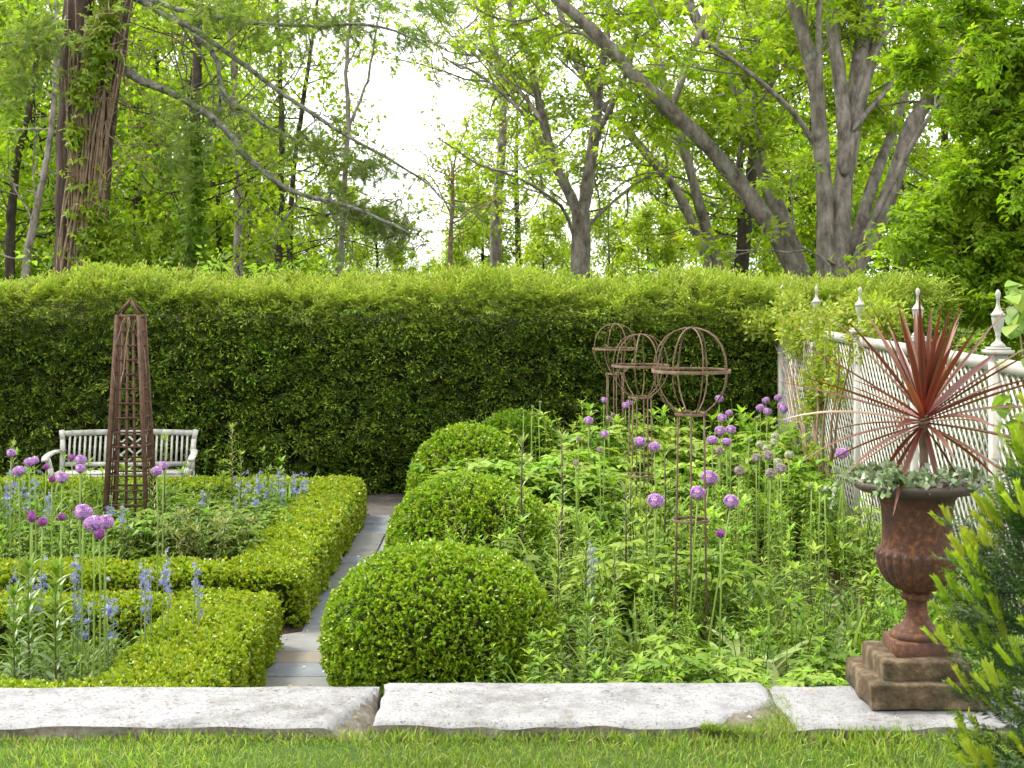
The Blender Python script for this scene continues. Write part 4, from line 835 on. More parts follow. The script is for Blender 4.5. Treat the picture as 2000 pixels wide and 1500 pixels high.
# slimmer trees of the left wood
def stem_tree(name, label, pts, w, dd, seed, bark, T, pal, nb, L, t0=0.3, size=(0.55, 0.95), group=None, keep=None, top=2, leafy=3):
    G_ = Grow(seed); b = at(pts[0][0], 545, dd) * [1, 1, 0]; P = G_.limb([b] + pl(dd, pts, 0.5), pr(w, dd), pr(w * 0.4, dd), 9, 3, 0.01)
    if nb: G_.along(P, nb, L, 0.03, t0, kids=(3, 5), leafy=leafy, top=top)
    return tree(name, label, G_, b, bark, G_.leaves(T, pal, size, keep=keep) if nb else None, group=group)
stem_tree('ivy_clad_tree', 'straight trunk darkly clad in ivy, right of the old pine', [(380, 545), (378, 380), (382, 230), (385, 100), (392, -60)], 32, 28, 221, M_BARKDARK, T_FAR, SPRING, 22, 1.9, 0.25)
iv = Grow(231)
for k in range(420): iv.tw.append(at(380 + iv.r.normal() * 13, iv.r.uniform(240, 540), 27.7 + iv.r.uniform(-0.2, 0.1))); iv.td.append(nz([iv.r.normal() * 0.5, -0.7, -0.5]))
o = [q for q in bpy.data.objects if q.name.startswith('ivy_clad_tree')][0]; part('ivy', iv.leaves(T_IVY, DEEP[:2], (0.8, 1.3), 0.8), M_LEAF, o, off=tuple(o.location), kind='stuff')
stem_tree('woodland_tree', 'brown trunk standing between the ivy-clad tree and the twin dark stems', [(467, 545), (465, 440), (468, 300), (455, 150), (450, -40)], 24, 31, 222, M_BARKMAPLE, T_FAR, SPRING, 22, 2.2)
stem_tree('woodland_tree', 'dark stem, first of a close pair left of the bare tree', [(543, 545), (546, 420), (552, 300), (548, 160), (540, -40)], 19, 33, 223, M_BARKDARK, T_FAR, SPRING + LIME[:1], 20, 2.3)
stem_tree('woodland_tree', 'dark stem, second of a close pair left of the bare tree', [(566, 545), (566, 420), (580, 280), (600, 150), (620, 0)], 15, 34, 224, M_BARKDARK, T_FAR, SPRING, 16, 2.0)
bare = Grow(225); dB = 29; b = at(665, 545, dB) * [1, 1, 0]
for pts, w0, w1 in (([(665, 545), (668, 440), (676, 330), (680, 230), (676, 130), (684, 40), (690, -30)], 13, 6), ([(678, 250), (700, 205), (722, 150), (730, 80), (742, 20)], 8, 3), ([(676, 130), (700, 90), (716, 60)], 4, 2), ([(684, 120), (668, 70), (660, 20)], 3, 2)):
    P = bare.limb(pl(dB, pts), pr(w0, dB), pr(w1, dB), 7, 3, 0.012); bare.along(P, 5, 0.9, 0.012, 0.3, top=2, kids=(2, 3), leafy=0)
tree('bare_tree', 'thin nearly bare grey tree standing against the white sky', bare, b, M_BARKMAPLE, bare.leaves(T_FAR, SPRING, (0.4, 0.7), keep=lambda P: (P[:, 2] < 3.6) | (np.arange(len(P)) % 4 == 0)))
stub = Grow(226); dB = 34; b = at(880, 545, dB) * [1, 1, 0]; P = stub.limb([b] + pl(dB, [(878, 545), (880, 460), (884, 400), (883, 335)]), pr(11, dB), pr(7, dB), 7); stub.along(P, 9, 1.1, 0.035, 0.5, top=2, kids=(2, 3), leafy=1); stub.along(P[-4:], 7, 1.3, 0.03, 0.1, top=2, kids=(2, 3), leafy=1)
tree('dead_stub_tree', 'pale snapped trunk with bare twigs in front of the sky gap', stub, b, M_VINE, stub.leaves(T_FAR, LIME, (0.5, 0.8)))
stem_tree('woodland_tree', 'trunk half hidden by lime leaves, left of the forked maple', [(968, 545), (968, 420), (978, 320), (985, 200), (960, 60), (950, -40)], 26, 38, 227, M_BARKMAPLE, T_FAR, LIME, 24, 2.4, 0.35)
stem_tree('woodland_tree', 'slanting grey trunk at the left of the old pine', [(45, 545), (62, 450), (80, 370), (98, 270), (110, 150), (110, 0)], 20, 29, 228, M_BARKMAPLE, T_FAR, DEEP + SPRING, 20, 2.0, 0.25)
stem_tree('woodland_tree', 'dark forked trunk at the very left edge', [(18, 545), (20, 450), (24, 380), (40, 280), (60, 200), (80, 60)], 24, 30, 229, M_BARKDARK, T_FAR, DEEP + SPRING[:1], 22, 2.0, 0.25)
stem_tree('woodland_tree', 'thin leaning trunk seen low behind the fence end', [(1748, 545), (1790, 450), (1835, 385), (1870, 330)], 18, 31, 230, M_BARKDARK, T_FAR, DEEP + SPRING[:1], 16, 1.8, 0.3)

# far trees, each a copy of one of four crowns
def far_tree(seed, H, pal, spread, low):
    G_ = Grow(seed); P = G_.limb([(0, 0, 0), (0.1, 0, H * 0.3), (-0.1, 0.1, H * 0.6), (0.1, 0, H)], H * 0.012 + 0.05, 0.03, 7)
    for i in range(46):
        t = low + (1 - low) * (i + G_.r.random()) / 46; q = int(t * (len(P) - 1)); L = spread * (1 - 0.55 * max(0, (t - 0.35) / 0.65)) * G_.r.uniform(0.7, 1.15); a = G_.r.uniform(0, 6.28)
        G_.branch(P[q], (math.cos(a), math.sin(a), G_.r.uniform(-0.1, 0.5)), L, 0.03, 1, 2, (5, 7), 0.03, 0.2, 8, 0.85)
    wm = G_.wood.mesh('trunk', M_BARKDARK, True); lm = G_.leaves(T_FAR, pal, (0.75, 1.35)).mesh('crown', M_TREE); return wm, lm
FT = [far_tree(301, 13, SPRING, 3.0, 0.08), far_tree(302, 15, SPRING + LIME[:1], 3.4, 0.1), far_tree(303, 9, LIME, 2.6, 0.06), far_tree(304, 11, DEEP + SPRING, 2.8, 0.06)]
rg = np.random.default_rng(77)
far = [(-30, 40, 3, 1.0, 'leafy far tree in the left corner behind the dark forked trunk'), (70, 46, 0, 1.0, 'leafy far tree filling the gap left of the old pine'), (200, 42, 3, 0.9, 'leafy far tree directly behind the old pine trunk'),
       (300, 48, 1, 0.95, 'leafy far tree between the old pine and the ivy-clad trunk'), (415, 50, 0, 0.95, 'leafy far tree between the ivy-clad trunk and the brown trunk'),
       (1010, 56, 1, 0.7, 'hazy lime far tree left of the forked maple'), (1300, 60, 2, 1.0, 'lime far tree behind the lowest leaning stem'), (1500, 52, 1, 0.85, 'far tree framed by the leaning maple and its neighbour'),
       (1590, 42, 3, 0.9, 'far tree behind the left stem of the many-stemmed maple'), (1760, 38, 3, 0.95, 'dark far tree just left of the dense maple'), (1850, 44, 0, 1.0, 'far tree behind the dense dark-leaved maple'), (1960, 40, 3, 1.0, 'far tree in the right corner behind the fence'),
       (100, 37, 3, 0.8, 'dark green tree close behind the slanting trunk'), (265, 36, 3, 0.62, 'dark green bushy tree just right of the old pine'), (430, 40, 3, 0.7, 'dark green tree between ivy-clad and brown trunk'), (535, 46, 0, 0.55, 'bushy tree behind the pair of dark stems'), (350, 58, 0, 1.0, 'tall distant tree behind the ivy-clad trunk'), (20, 60, 0, 1.1, 'tall distant tree at the left edge'),
       (130, 54, 1, 1.05, 'tall far tree showing between the old pine and the slanting trunk'), (250, 62, 0, 1.0, 'most distant tree right of the old pine'), (460, 66, 1, 0.9, 'most distant tree behind the brown trunk'), (1450, 64, 1, 0.95, 'most distant tree behind the leaning maple'), (1620, 60, 0, 1.05, 'most distant tree behind the many-stemmed maple'), (1540, 37, 3, 0.5, 'low dark tree at the foot of the leaning maple'), (1440, 38, 3, 0.45, 'low dark tree at the foot of the upright dark trunk'), (330, 37, 3, 0.5, 'low dark tree left of the ivy-clad trunk'), (490, 40, 0, 0.5, 'low tree right of the brown trunk')]
LOWS = [(735, 52, 0.42, 'low lime tree at the left foot of the sky gap'), (785, 60, 0.34, 'low lime tree left of the lowest point of the sky gap'), (835, 70, 0.30, 'lowest lime tree right under the white sky gap'), (895, 52, 0.40, 'low lime tree beside the pale snapped trunk'), (945, 58, 0.55, 'low lime tree between the snapped trunk and the half hidden trunk'),
        (1060, 48, 0.42, 'low lime tree left of the forked trunk'), (1190, 50, 0.42, 'low lime tree right of the forked trunk'), (1265, 46, 0.40, 'low lime tree left of the leaning stems'), (660, 64, 0.6, 'low lime tree behind the bare tree'), (1120, 66, 0.36, 'small distant lime tree behind the forked trunk')]
def put_far(px, dd, k, s, label, group, cat='tree', name='far_tree'):
    p = at(px, 545, dd); t = thing(name, label, cat, (p[0], p[1], 0), group); t.rotation_euler[2] = rg.uniform(0, 6.28); t.scale = (s * rg.uniform(0.9, 1.15), s * rg.uniform(0.9, 1.15), s)
    link('trunk', FT[k][0], t); link('crown', FT[k][1], t, kind='stuff')
for px, dd, k, s, lab in far: put_far(px, dd, k, s, lab, 'background trees in the wood')
for px, dd, s, lab in LOWS: put_far(px, dd, 2, s * 1.25, lab, 'low trees under the sky gap')
# pale shrubs just behind the hedge on the left
def shrub_mesh():
    G_ = Grow(311)
    for i in range(26): a = i * 2.4; G_.branch((0.15 * math.cos(a), 0.15 * math.sin(a), 0.1), (math.cos(a) * 0.5, math.sin(a) * 0.5, 1), 1.6, 0.02, 1, 2, (5, 6), 0.02, 0.2, 4, 0.7)
    return G_.wood.mesh('stems', M_BARKDARK, True), G_.leaves(T_SMALL, [(0.2, 0.3, 0.06), (0.26, 0.35, 0.1), (0.15, 0.25, 0.04)], (1.1, 1.9)).mesh('foliage', M_TREE)
SH_ = shrub_mesh()
for i, (px, dd, s, lab) in enumerate(((60, 25, 1.4, 'left of the old pine'), (300, 25, 1.5, 'right of the old pine'), (350, 24.5, 1.35, 'left of the ivy-clad trunk'), (440, 26, 1.45, 'between the ivy-clad trunk and the brown trunk'), (510, 25, 1.5, 'left of the pair of dark stems'), (610, 25, 1.4, 'left of the bare tree'), (740, 27, 1.35, 'under the sky gap'),
                                      (1010, 27, 1.35, 'left of the forked maple'), (1250, 27, 1.35, 'right of the forked maple'), (1330, 25, 1.4, 'left of the leaning stems'), (1720, 24, 1.45, 'right of the fanned maple stems'))):
    p = at(px, 545, dd); t = thing('shrub', 'pale leafy shrub peeping over the yew hedge ' + lab, 'shrub', (p[0], p[1], 0), 'shrubs behind the hedge')
    t.rotation_euler[2] = i * 1.7; t.scale = (s * 1.2, s * 1.2, s * 0.93); link('stems', SH_[0], t); link('foliage', SH_[1], t, kind='stuff')

# ------------------------------------------------------------------ climbers on the fence
def climber():
    rng = np.random.default_rng(401); base = np.array([FX - 0.1, 15.6, 0.03]); t = thing('climbing_rose', 'lime-green climbing rose sprawling over the far half of the trellis fence', 'climber', base)
    W = Geo(); pts_all = []
    for i in range(9):
        y0 = 15.4 + rng.uniform(-0.25, 0.25); p = np.array([FX - 0.09 - rng.uniform(0, 0.08), y0, 0.03]); tgt = np.array([FX - 0.1, 14.4 + 4.2 * i / 8, 2.0]); pts = []
        for k in range(9): f = k / 8; pts.append(p * (1 - f) + tgt * f + [0.02 * math.sin(k * 2 + i), 0.12 * math.sin(f * 4 + i), 0.05 * math.sin(k + i)])
        W.tube(pts, np.linspace(0.02, 0.007, 9), 6)
    part('stems', W, M_VINE, t, True, off=base)
    P = []
    for px, py, d, rx, ry, rz, n in ((1505, 640, 18.4, 0.28, 0.25, 0.16, 150), (1545, 612, 18.0, 0.2, 0.5, 0.22, 230), (1565, 655, 17.2, 0.2, 0.5, 0.25, 230), (1620, 640, 16.2, 0.2, 0.6, 0.26, 320), (1680, 618, 15.0, 0.2, 0.5, 0.2, 280), (1725, 625, 14.0, 0.16, 0.4, 0.15, 150), (1640, 690, 15.6, 0.14, 0.55, 0.25, 260), (1605, 745, 16.0, 0.12, 0.35, 0.3, 190), (1650, 750, 15.2, 0.12, 0.4, 0.25, 170), (1592, 800, 16.1, 0.1, 0.2, 0.2, 70), (1690, 680, 14.5, 0.12, 0.35, 0.18, 110), (1480, 625, 18.5, 0.22, 0.2, 0.1, 60), (1600, 880, 15.9, 0.08, 0.3, 0.25, 26)):
        c = at(px, py, d); q = nz(rng.normal(size=(n, 3))) * rng.random((n, 1)) ** 0.4; P.append(c + q * [rx, ry, rz])
    P = np.concatenate(P); n = len(P); D = nz(rng.normal(size=(n, 3)) + [-0.5, -0.3, 0.5]); G = Geo(); w = rng.integers(0, 3, n)
    c = pick(rng, [(0.26, 0.34, 0.03), (0.32, 0.38, 0.05), (0.2, 0.29, 0.02), (0.37, 0.41, 0.09)], n)
    for i in range(3): G.scatter(T_SMALL[i], P[w == i], sc(frames(D[w == i], rng), rng.uniform(0.8, 1.4, (w == i).sum())), c[w == i] * 0.85, c[w == i])
    part('foliage', G, M_LEAF, t, off=base, kind='stuff')
    base = np.array([FX - 0.05, 9.4, 0.03]); t = thing('broadleaf_climber', 'climber with large heart-shaped leaves on the fence at the right edge', 'climber', base)
    W = Geo(); lf = lance(0.12, 0.1, 3, 0.15, 0.6, lambda q: math.sin(math.pi * q ** 0.55) ** 0.7); T = (lf[0], lf[1], np.clip(lf[0][:, 1] / 0.12, 0, 1)); P = []
    for k in range(5):
        y0 = 9.35 + 0.08 * k; pts = [np.array([FX - 0.06, y0 + 0.12 * math.sin(j * 1.1 + k), 0.03 + j * 0.27]) for j in range(10)]; W.tube(pts, np.linspace(0.012, 0.004, 10), 5)
    part('stems', W, M_VINE, t, True, off=base)
    for px, py, sx, sy, n in ((1992, 590, 12, 45, 12), (1985, 640, 12, 30, 8), (1975, 800, 20, 50, 16), (1990, 870, 14, 50, 10), (2030, 700, 30, 150, 40)):
        for k in range(n): P.append(at(px + rng.normal() * sx * 0.6, py + rng.normal() * sy * 0.6, 9.6 + rng.uniform(-0.15, 0.15)))
    P = np.array(P); n = len(P); D = nz(rng.normal(size=(n, 3)) * 0.6 + [-0.5, -0.5, -0.3]); G = Geo(); c = pick(rng, [(0.16, 0.26, 0.03), (0.22, 0.31, 0.05), (0.12, 0.2, 0.03)], n); G.scatter(T, P, sc(frames(D, rng, 0.5), rng.uniform(0.7, 1.2, n)), c, c * 1.1)
    part('foliage', G, M_LEAF, t, off=base, kind='stuff')
climber()

# ------------------------------------------------------------------ bed plants
def t_stem_plant(h, nodes, L, w, n=1, lean=0.12, pairs=2, top=5, curl=0.9, pitch=(0.1, 0.6), seed=1):
    """Leafy perennial shoot: leaves in pairs up a stem with a tuft at the tip (tip weight grows upward)."""
    r = random.Random(seed); g = Tmpl(); lx = r.uniform(-lean, lean) * h; ly = r.uniform(-lean, lean) * h
    pos = lambda t: (lx * t * t, ly * t * t, h * t); s_ = Geo(); s_.tube([pos(q) for q in (0, 0.5, 1)], 0.0035, 3, (0.2,) * 3, False); g.add(s_.V[0], np.concatenate(s_.F), (0.3,) * 3)
    for i in range(nodes):
        t = 0.18 + 0.8 * i / (nodes - 1)
        for k in range(pairs): g.leaf(lance(L, w, n, 0.25, curl), pos(t), i * 1.57 + k * 2 * math.pi / pairs + r.uniform(-0.3, 0.3), r.uniform(*pitch), r.uniform(-0.3, 0.3), r.uniform(0.8, 1.15) * (1 - 0.35 * t), 0.15 + 0.6 * t + r.uniform(-0.1, 0.1))
    for k in range(top): g.leaf(lance(L, w, n, 0.25, 0.5), pos(1), k * 2 * math.pi / top + r.uniform(-0.2, 0.2), r.uniform(0.5, 1.1), 0, r.uniform(0.5, 0.75), 1.0)
    return g.T()
def t_palmate(h, nl, seed):
    """Clump of long-stalked, deeply cut leaves."""
    r = random.Random(seed); g = Tmpl()
    for i in range(nl):
        a = i * 2.4; rad = 0.17 * math.sqrt((i + 0.5) / nl) * r.uniform(0.8, 1.2); z = h * r.uniform(0.6, 1.05); p = np.array([-math.sin(a) * rad, math.cos(a) * rad, z]); s_ = Geo(); s_.tube([(0, 0, 0), p * [0.6, 0.6, 0.6], p], 0.0025, 3, cap=False); g.add(s_.V[0], np.concatenate(s_.F), (0.2,) * 3)
        for k in range(5):
            b = a + (k - 2) * 0.62; g.leaf(lance(0.10 * (1 - 0.12 * abs(k - 2)), 0.042, 1, 0.25, 0.5), p, b, r.uniform(-0.2, 0.35), r.uniform(-0.3, 0.3), r.uniform(0.85, 1.2), 0.3 + 0.7 * r.random())
    return g.T()
def t_strap(nl, L, w, curl=(0.7, 2.0), seed=1, seg=5):
    r = random.Random(seed); g = Tmpl()
    for i in range(nl):
        a = i * 2.4 + r.uniform(-0.3, 0.3); c = r.uniform(*curl); v, f = lance(L * r.uniform(0.7, 1.1), w * r.uniform(0.8, 1.2), seg, 0.3, c, lambda q: (0.7 + 0.3 * min(1, q * 3)) * (1 - max(0, (q - 0.6) / 0.4) ** 1.5 * 0.95))
        tip = np.clip(np.hypot(v[:, 1], v[:, 2]) / L, 0, 1); v = v @ rotm(r.uniform(1.15, 1.5), 0, a).T + np.array([-math.sin(a), math.cos(a), 0]) * 0.02; g.V.append(v); g.F.append(f + g.n); g.C.append(np.repeat(tip[:, None], 3, 1)); g.n += len(v)
    return g.T()
T_PHLOX = [t_stem_plant(0.62, 8, 0.12, 0.040, 1, seed=i) for i in range(4)]
T_PHLOXN = [t_stem_plant(0.62, 9, 0.13, 0.044, 1, seed=i + 20) for i in range(4)]
T_FINE = [t_stem_plant(0.6, 14, 0.075, 0.013, 1, pairs=3, seed=i + 40) for i in range(3)]
T_PALM = [t_palmate(0.5, 13, i) for i in range(3)]
T_STRAP = [t_strap(20, 0.55, 0.02, seed=i) for i in range(3)]
BRIGHT = [(0.18, 0.31, 0.02), (0.23, 0.35, 0.03), (0.15, 0.27, 0.02), (0.28, 0.38, 0.06)]
MIDG = [(0.13, 0.22, 0.016), (0.17, 0.265, 0.02), (0.10, 0.18, 0.014)]
def zrot(rng, n, s, tilt=0.12):
    a = rng.uniform(0, 6.28, n); c, q = np.cos(a), np.sin(a); M = np.zeros((n, 3, 3)); M[:, 0, 0] = c; M[:, 0, 1] = -q; M[:, 1, 0] = q; M[:, 1, 1] = c; M[:, 2, 2] = 1
    tx, ty = rng.normal(size=n) * tilt, rng.normal(size=n) * tilt; M[:, 0, :] += tx[:, None] * 0; K = np.tile(np.eye(3), (n, 1, 1)); K[:, 0, 2] = tx; K[:, 1, 2] = ty
    return (K @ M) * np.asarray(s)[:, None, None]
def bed(name, label, region, rng, per_m2, kinds, height, seed):
    """Mixed perennials in drifts; one mass nobody would count."""
    x0, x1, y0, y1, inside = region; n = int((x1 - x0) * (y1 - y0) * per_m2); P = np.stack([rng.uniform(x0, x1, n), rng.uniform(y0, y1, n), np.full(n, 0.03)], 1)
    P = P[inside(P)]; n = len(P); sel = NZ[seed](P, 1.7) + 0.35 * rng.normal(size=n); order = np.argsort(np.argsort(sel)) / n; G = Geo(); h = height(P) * rng.uniform(0.65, 1.22, n); acc = 0
    for T, share, h0, pal, gain in kinds:
        k = (order >= acc) & (order < acc + share); acc += share; idx = np.where(k)[0]; w = rng.integers(0, len(T), len(idx))
        for i in range(len(T)):
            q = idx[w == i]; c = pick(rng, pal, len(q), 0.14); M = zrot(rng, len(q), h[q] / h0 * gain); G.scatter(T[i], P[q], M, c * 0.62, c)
    return link(name, G.mesh(name, M_LEAF), kind='stuff', label=label)
rngb = np.random.default_rng(501)
def in_right(P):
    k = np.ones(len(P), bool)
    for cx, cy, r in ((-0.41, 9.9, 0.80), (-0.30, 13.2, 0.72), (-0.37, 16.2, 0.62), (0.12, 17.65, 0.45)): k &= np.hypot(P[:, 0] - cx, P[:, 1] - cy) > r + 0.1
    return k & (P[:, 0] > -0.45 + 0.35 * (P[:, 1] < 9))
hr = lambda P: np.clip(0.46 + 0.045 * (P[:, 1] - 7.5), 0.42, 0.84) * (1 + 0.14 * NZ[2](P, 2.1))
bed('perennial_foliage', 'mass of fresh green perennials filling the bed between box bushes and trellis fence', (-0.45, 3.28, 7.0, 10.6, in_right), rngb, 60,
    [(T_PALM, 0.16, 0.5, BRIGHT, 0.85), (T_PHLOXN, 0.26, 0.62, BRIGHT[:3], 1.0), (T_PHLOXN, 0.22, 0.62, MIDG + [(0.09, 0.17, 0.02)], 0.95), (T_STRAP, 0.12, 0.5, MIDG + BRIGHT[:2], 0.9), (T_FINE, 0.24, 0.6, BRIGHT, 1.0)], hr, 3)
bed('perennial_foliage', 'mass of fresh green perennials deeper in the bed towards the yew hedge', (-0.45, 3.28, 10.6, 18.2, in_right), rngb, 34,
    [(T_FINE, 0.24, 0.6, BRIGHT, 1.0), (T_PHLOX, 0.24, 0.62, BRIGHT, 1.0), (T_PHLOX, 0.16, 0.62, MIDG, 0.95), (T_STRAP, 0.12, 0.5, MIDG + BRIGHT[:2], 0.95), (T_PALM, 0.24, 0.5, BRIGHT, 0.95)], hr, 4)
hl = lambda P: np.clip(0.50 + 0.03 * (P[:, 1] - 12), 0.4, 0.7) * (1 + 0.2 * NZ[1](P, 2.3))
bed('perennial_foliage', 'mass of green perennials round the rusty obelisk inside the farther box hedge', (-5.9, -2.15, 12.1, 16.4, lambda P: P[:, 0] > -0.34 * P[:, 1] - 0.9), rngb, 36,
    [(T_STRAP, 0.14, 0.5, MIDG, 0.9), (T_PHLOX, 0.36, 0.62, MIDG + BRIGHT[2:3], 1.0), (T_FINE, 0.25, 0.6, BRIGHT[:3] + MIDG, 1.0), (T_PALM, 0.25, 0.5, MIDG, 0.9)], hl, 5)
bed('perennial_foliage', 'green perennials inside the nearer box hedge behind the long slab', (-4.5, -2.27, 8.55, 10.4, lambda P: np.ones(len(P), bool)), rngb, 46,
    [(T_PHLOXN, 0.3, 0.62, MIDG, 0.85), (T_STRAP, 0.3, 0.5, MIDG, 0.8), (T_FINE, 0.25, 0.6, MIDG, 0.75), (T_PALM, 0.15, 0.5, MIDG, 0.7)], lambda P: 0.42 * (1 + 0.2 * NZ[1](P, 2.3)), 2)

# lilies, each a single tall leafy stalk
def lily_mesh(seed, leaves, L, w, pal, stemc, curl=0.9, t0=0.15, pitch=(0.2, 0.75)):
    r = random.Random(seed); rng = np.random.default_rng(seed); S = Geo(); S.tube([(0, 0, 0), (0.005, 0, 0.35), (-0.005, 0.004, 0.7), (0, 0, 1)], [0.0075, 0.0065, 0.0055, 0.0035], 6, stemc); g = Tmpl()
    for i in range(leaves):
        t = t0 + (1 - t0) * i / leaves; sz = (1 - 0.45 * t ** 2) * r.uniform(0.85, 1.1); g.leaf(lance(L, w, 3, 0.3, curl * (1.1 - 0.6 * t)), (0, 0, t), i * 2.4, r.uniform(*pitch) + 0.5 * t, r.uniform(-0.2, 0.2), sz, t)
    for k in range(12): g.leaf(lance(L, w, 3, 0.3, 0.4), (0, 0, 1), k * 2.4, r.uniform(0.7, 1.3), 0, r.uniform(0.45, 0.75), 1.0)
    v, f, t = g.T(); c = np.array(pal[0]) * (1 - t)[:, None] + np.array(pal[1]) * t[:, None]; c = c * rng.uniform(0.85, 1.15, (len(c), 1)); LG = Geo(); LG.add(v, f); LG.C = [c]
    return S.mesh('stalk', M_STEM, True), LG.mesh('leaves', M_GLOSS)
LILY = {'dark': lily_mesh(601, 64, 0.21, 0.044, [(0.045, 0.095, 0.016), (0.14, 0.24, 0.02)], (0.09, 0.09, 0.03)), 'green': lily_mesh(602, 64, 0.13, 0.017, [(0.10, 0.17, 0.02), (0.2, 0.29, 0.03)], (0.05, 0.045, 0.025)),
        'sparse': lily_mesh(603, 40, 0.14, 0.018, [(0.15, 0.21, 0.05), (0.22, 0.28, 0.08)], (0.06, 0.04, 0.03), 1.3), 'pale': lily_mesh(604, 70, 0.15, 0.014, [(0.17, 0.24, 0.04), (0.28, 0.33, 0.07)], (0.1, 0.09, 0.04), 1.3)}
def lily(px, py, d, kind, label, lean=(0, 0)):
    p = at(px, py, d); h = p[2] - 0.03; t = thing('lily', label, 'lily', (p[0], p[1], 0.03), 'leafy lily stalks in the beds'); t.rotation_euler = (lean[0], lean[1], random.uniform(0, 6)); t.scale = (max(0.75, h), max(0.75, h), h)
    link('stalk', LILY[kind][0], t); link('leaves', LILY[kind][1], t, kind='stuff')
for a in ((28, 1165, 8.9, 'dark', 'thick dark-leaved lily at the left edge, shortest of the three in front'), (56, 1112, 9.3, 'dark', 'dark-leaved lily in the middle of the three by the left edge'), (109, 1120, 9.0, 'dark', 'dark-leaved lily, rightmost of the three beside the long slab'),
          (453, 838, 16.0, 'pale', 'pale arching lily stalk right of the bench'), (322, 862, 13.8, 'green', 'lily stalk in front of the right half of the bench'), (25, 872, 15.2, 'pale', 'pale arching lily at the left edge level with the bench'), (135, 985, 12.6, 'green', 'short lily behind the magenta alliums'), (300, 930, 13.2, 'green', 'lily stalk at the right foot of the obelisk'), (470, 890, 14.8, 'green', 'lily stalk below the pale arching one'), (405, 955, 13.5, 'green', 'lily stalk left of the blue camassias'), (160, 930, 13.6, 'green', 'lily stalk under the stacked pair of alliums'),
          (1020, 868, 12.0, 'sparse', 'sparse dark-stemmed lily rising beside the second box bush'), (1097, 862, 12.2, 'sparse', 'sparse dark-stemmed lily standing clear of the box bushes'), (1152, 815, 15.8, 'green', 'lily against the yew hedge beside the farthest wire frame'), (1232, 918, 12.4, 'green', 'lily with a drooping top between the first two wire frames'), (1298, 880, 11.8, 'green', 'tall lily with a dense leafy top left of the front wire frame'), (1090, 1010, 10.6, 'pale', 'pale narrow-leaved lily right of the largest box bush'),
          (1145, 1045, 10.2, 'green', 'short lily beside the pale narrow-leaved one'), (1222, 958, 11.0, 'sparse', 'dark-stemmed lily left of the near lilac allium'), (1262, 990, 10.8, 'green', 'leaning lily just behind the near lilac allium'), (1148, 1195, 8.9, 'dark', 'broad dark lily close behind the middle slab'), (905, 1035, 11.4, 'green', 'lily tuft between the two front box bushes'), (1200, 1080, 9.8, 'green', 'small lily with a reddish tip in the middle of the bed')): lily(*a)

# alliums: stalk and round flower head
def head_mesh(name, n, pal, star, core, inner=0.45):
    rng = np.random.default_rng(n + len(name)); g = Tmpl()
    for k in range(3): g.leaf(kite(star, star * 0.42, 0.1, 0.0, 0.55), (0, 0, 0), k * 2.1, 0.35); g.leaf(kite(star, star * 0.42, 0.1, 0.0, 0.55), (0, 0, 0), k * 2.1 + 1.05, 0.35)
    v, f, t = g.T(); v = v[:, [0, 2, 1]] * [1, 1, 1]; u = nz(rng.normal(size=(n, 3)) + [0, 0, 0.18]); rad = rng.uniform(0.7, 1.0, n); G = Geo(); c = pick(rng, pal, n, 0.22)
    G.scatter((v, f, np.clip(np.linalg.norm(v, axis=1) / star, 0, 1)), u * rad[:, None] * [1, 1, 0.86], frames(u, rng), c * 0.8, c)
    a = Geo(); lat = np.linspace(-1.5, 1.5, 7); a.lathe([(core * math.cos(q), core * 0.86 * math.sin(q)) for q in lat], 10); G.add(a.V[0], np.concatenate(a.F), np.array(pal[0]) * inner); return G.mesh(name, M_PETAL)
HEAD = {'lilac': head_mesh('flower_head', 150, [(0.50, 0.28, 0.58), (0.58, 0.36, 0.64), (0.42, 0.22, 0.50), (0.66, 0.46, 0.70)], 0.40, 0.34), 'magenta': head_mesh('flower_head', 140, [(0.36, 0.10, 0.36), (0.46, 0.15, 0.44), (0.28, 0.07, 0.28)], 0.40, 0.34),
        'faded': head_mesh('flower_head', 120, [(0.40, 0.29, 0.38), (0.46, 0.36, 0.41), (0.34, 0.27, 0.25), (0.42, 0.40, 0.28)], 0.32, 0.6), 'white': head_mesh('flower_head', 120, [(0.55, 0.56, 0.36), (0.62, 0.62, 0.46), (0.45, 0.5, 0.25)], 0.42, 0.6), 'bud': head_mesh('flower_head', 60, [(0.34, 0.40, 0.18), (0.42, 0.45, 0.26)], 0.4, 0.75)}
SG = Geo(); SG.tube([(0, 0, 0), (0.006, 0, 0.35), (-0.004, 0.003, 0.7), (0, 0, 1)], [0.0065, 0.006, 0.0055, 0.005], 7, (0.16, 0.24, 0.04)); STALK = SG.mesh('stalk', M_STEM, True)
def allium(px, py, kind, size, z, label, foot=None, group='allium flowers in the beds', d=None):
    if d is None: d = (EYE - z) * FPX / (py - VY)
    top = at(px, py, d); b = np.array([top[0] + (foot or 0) * d / FPX, d, 0.03]); v = Vector(top - b); t = thing('allium', label, 'allium', b, group); t.rotation_euler = v.to_track_quat('Z', 'Y').to_euler(); L = v.length
    s = link('stalk', STALK, t); s.scale = (1, 1, L); hd = link('flower_head', HEAD[kind], t, (0, 0, L + size * 0.3)); hd.scale = (size * 0.46,) * 3
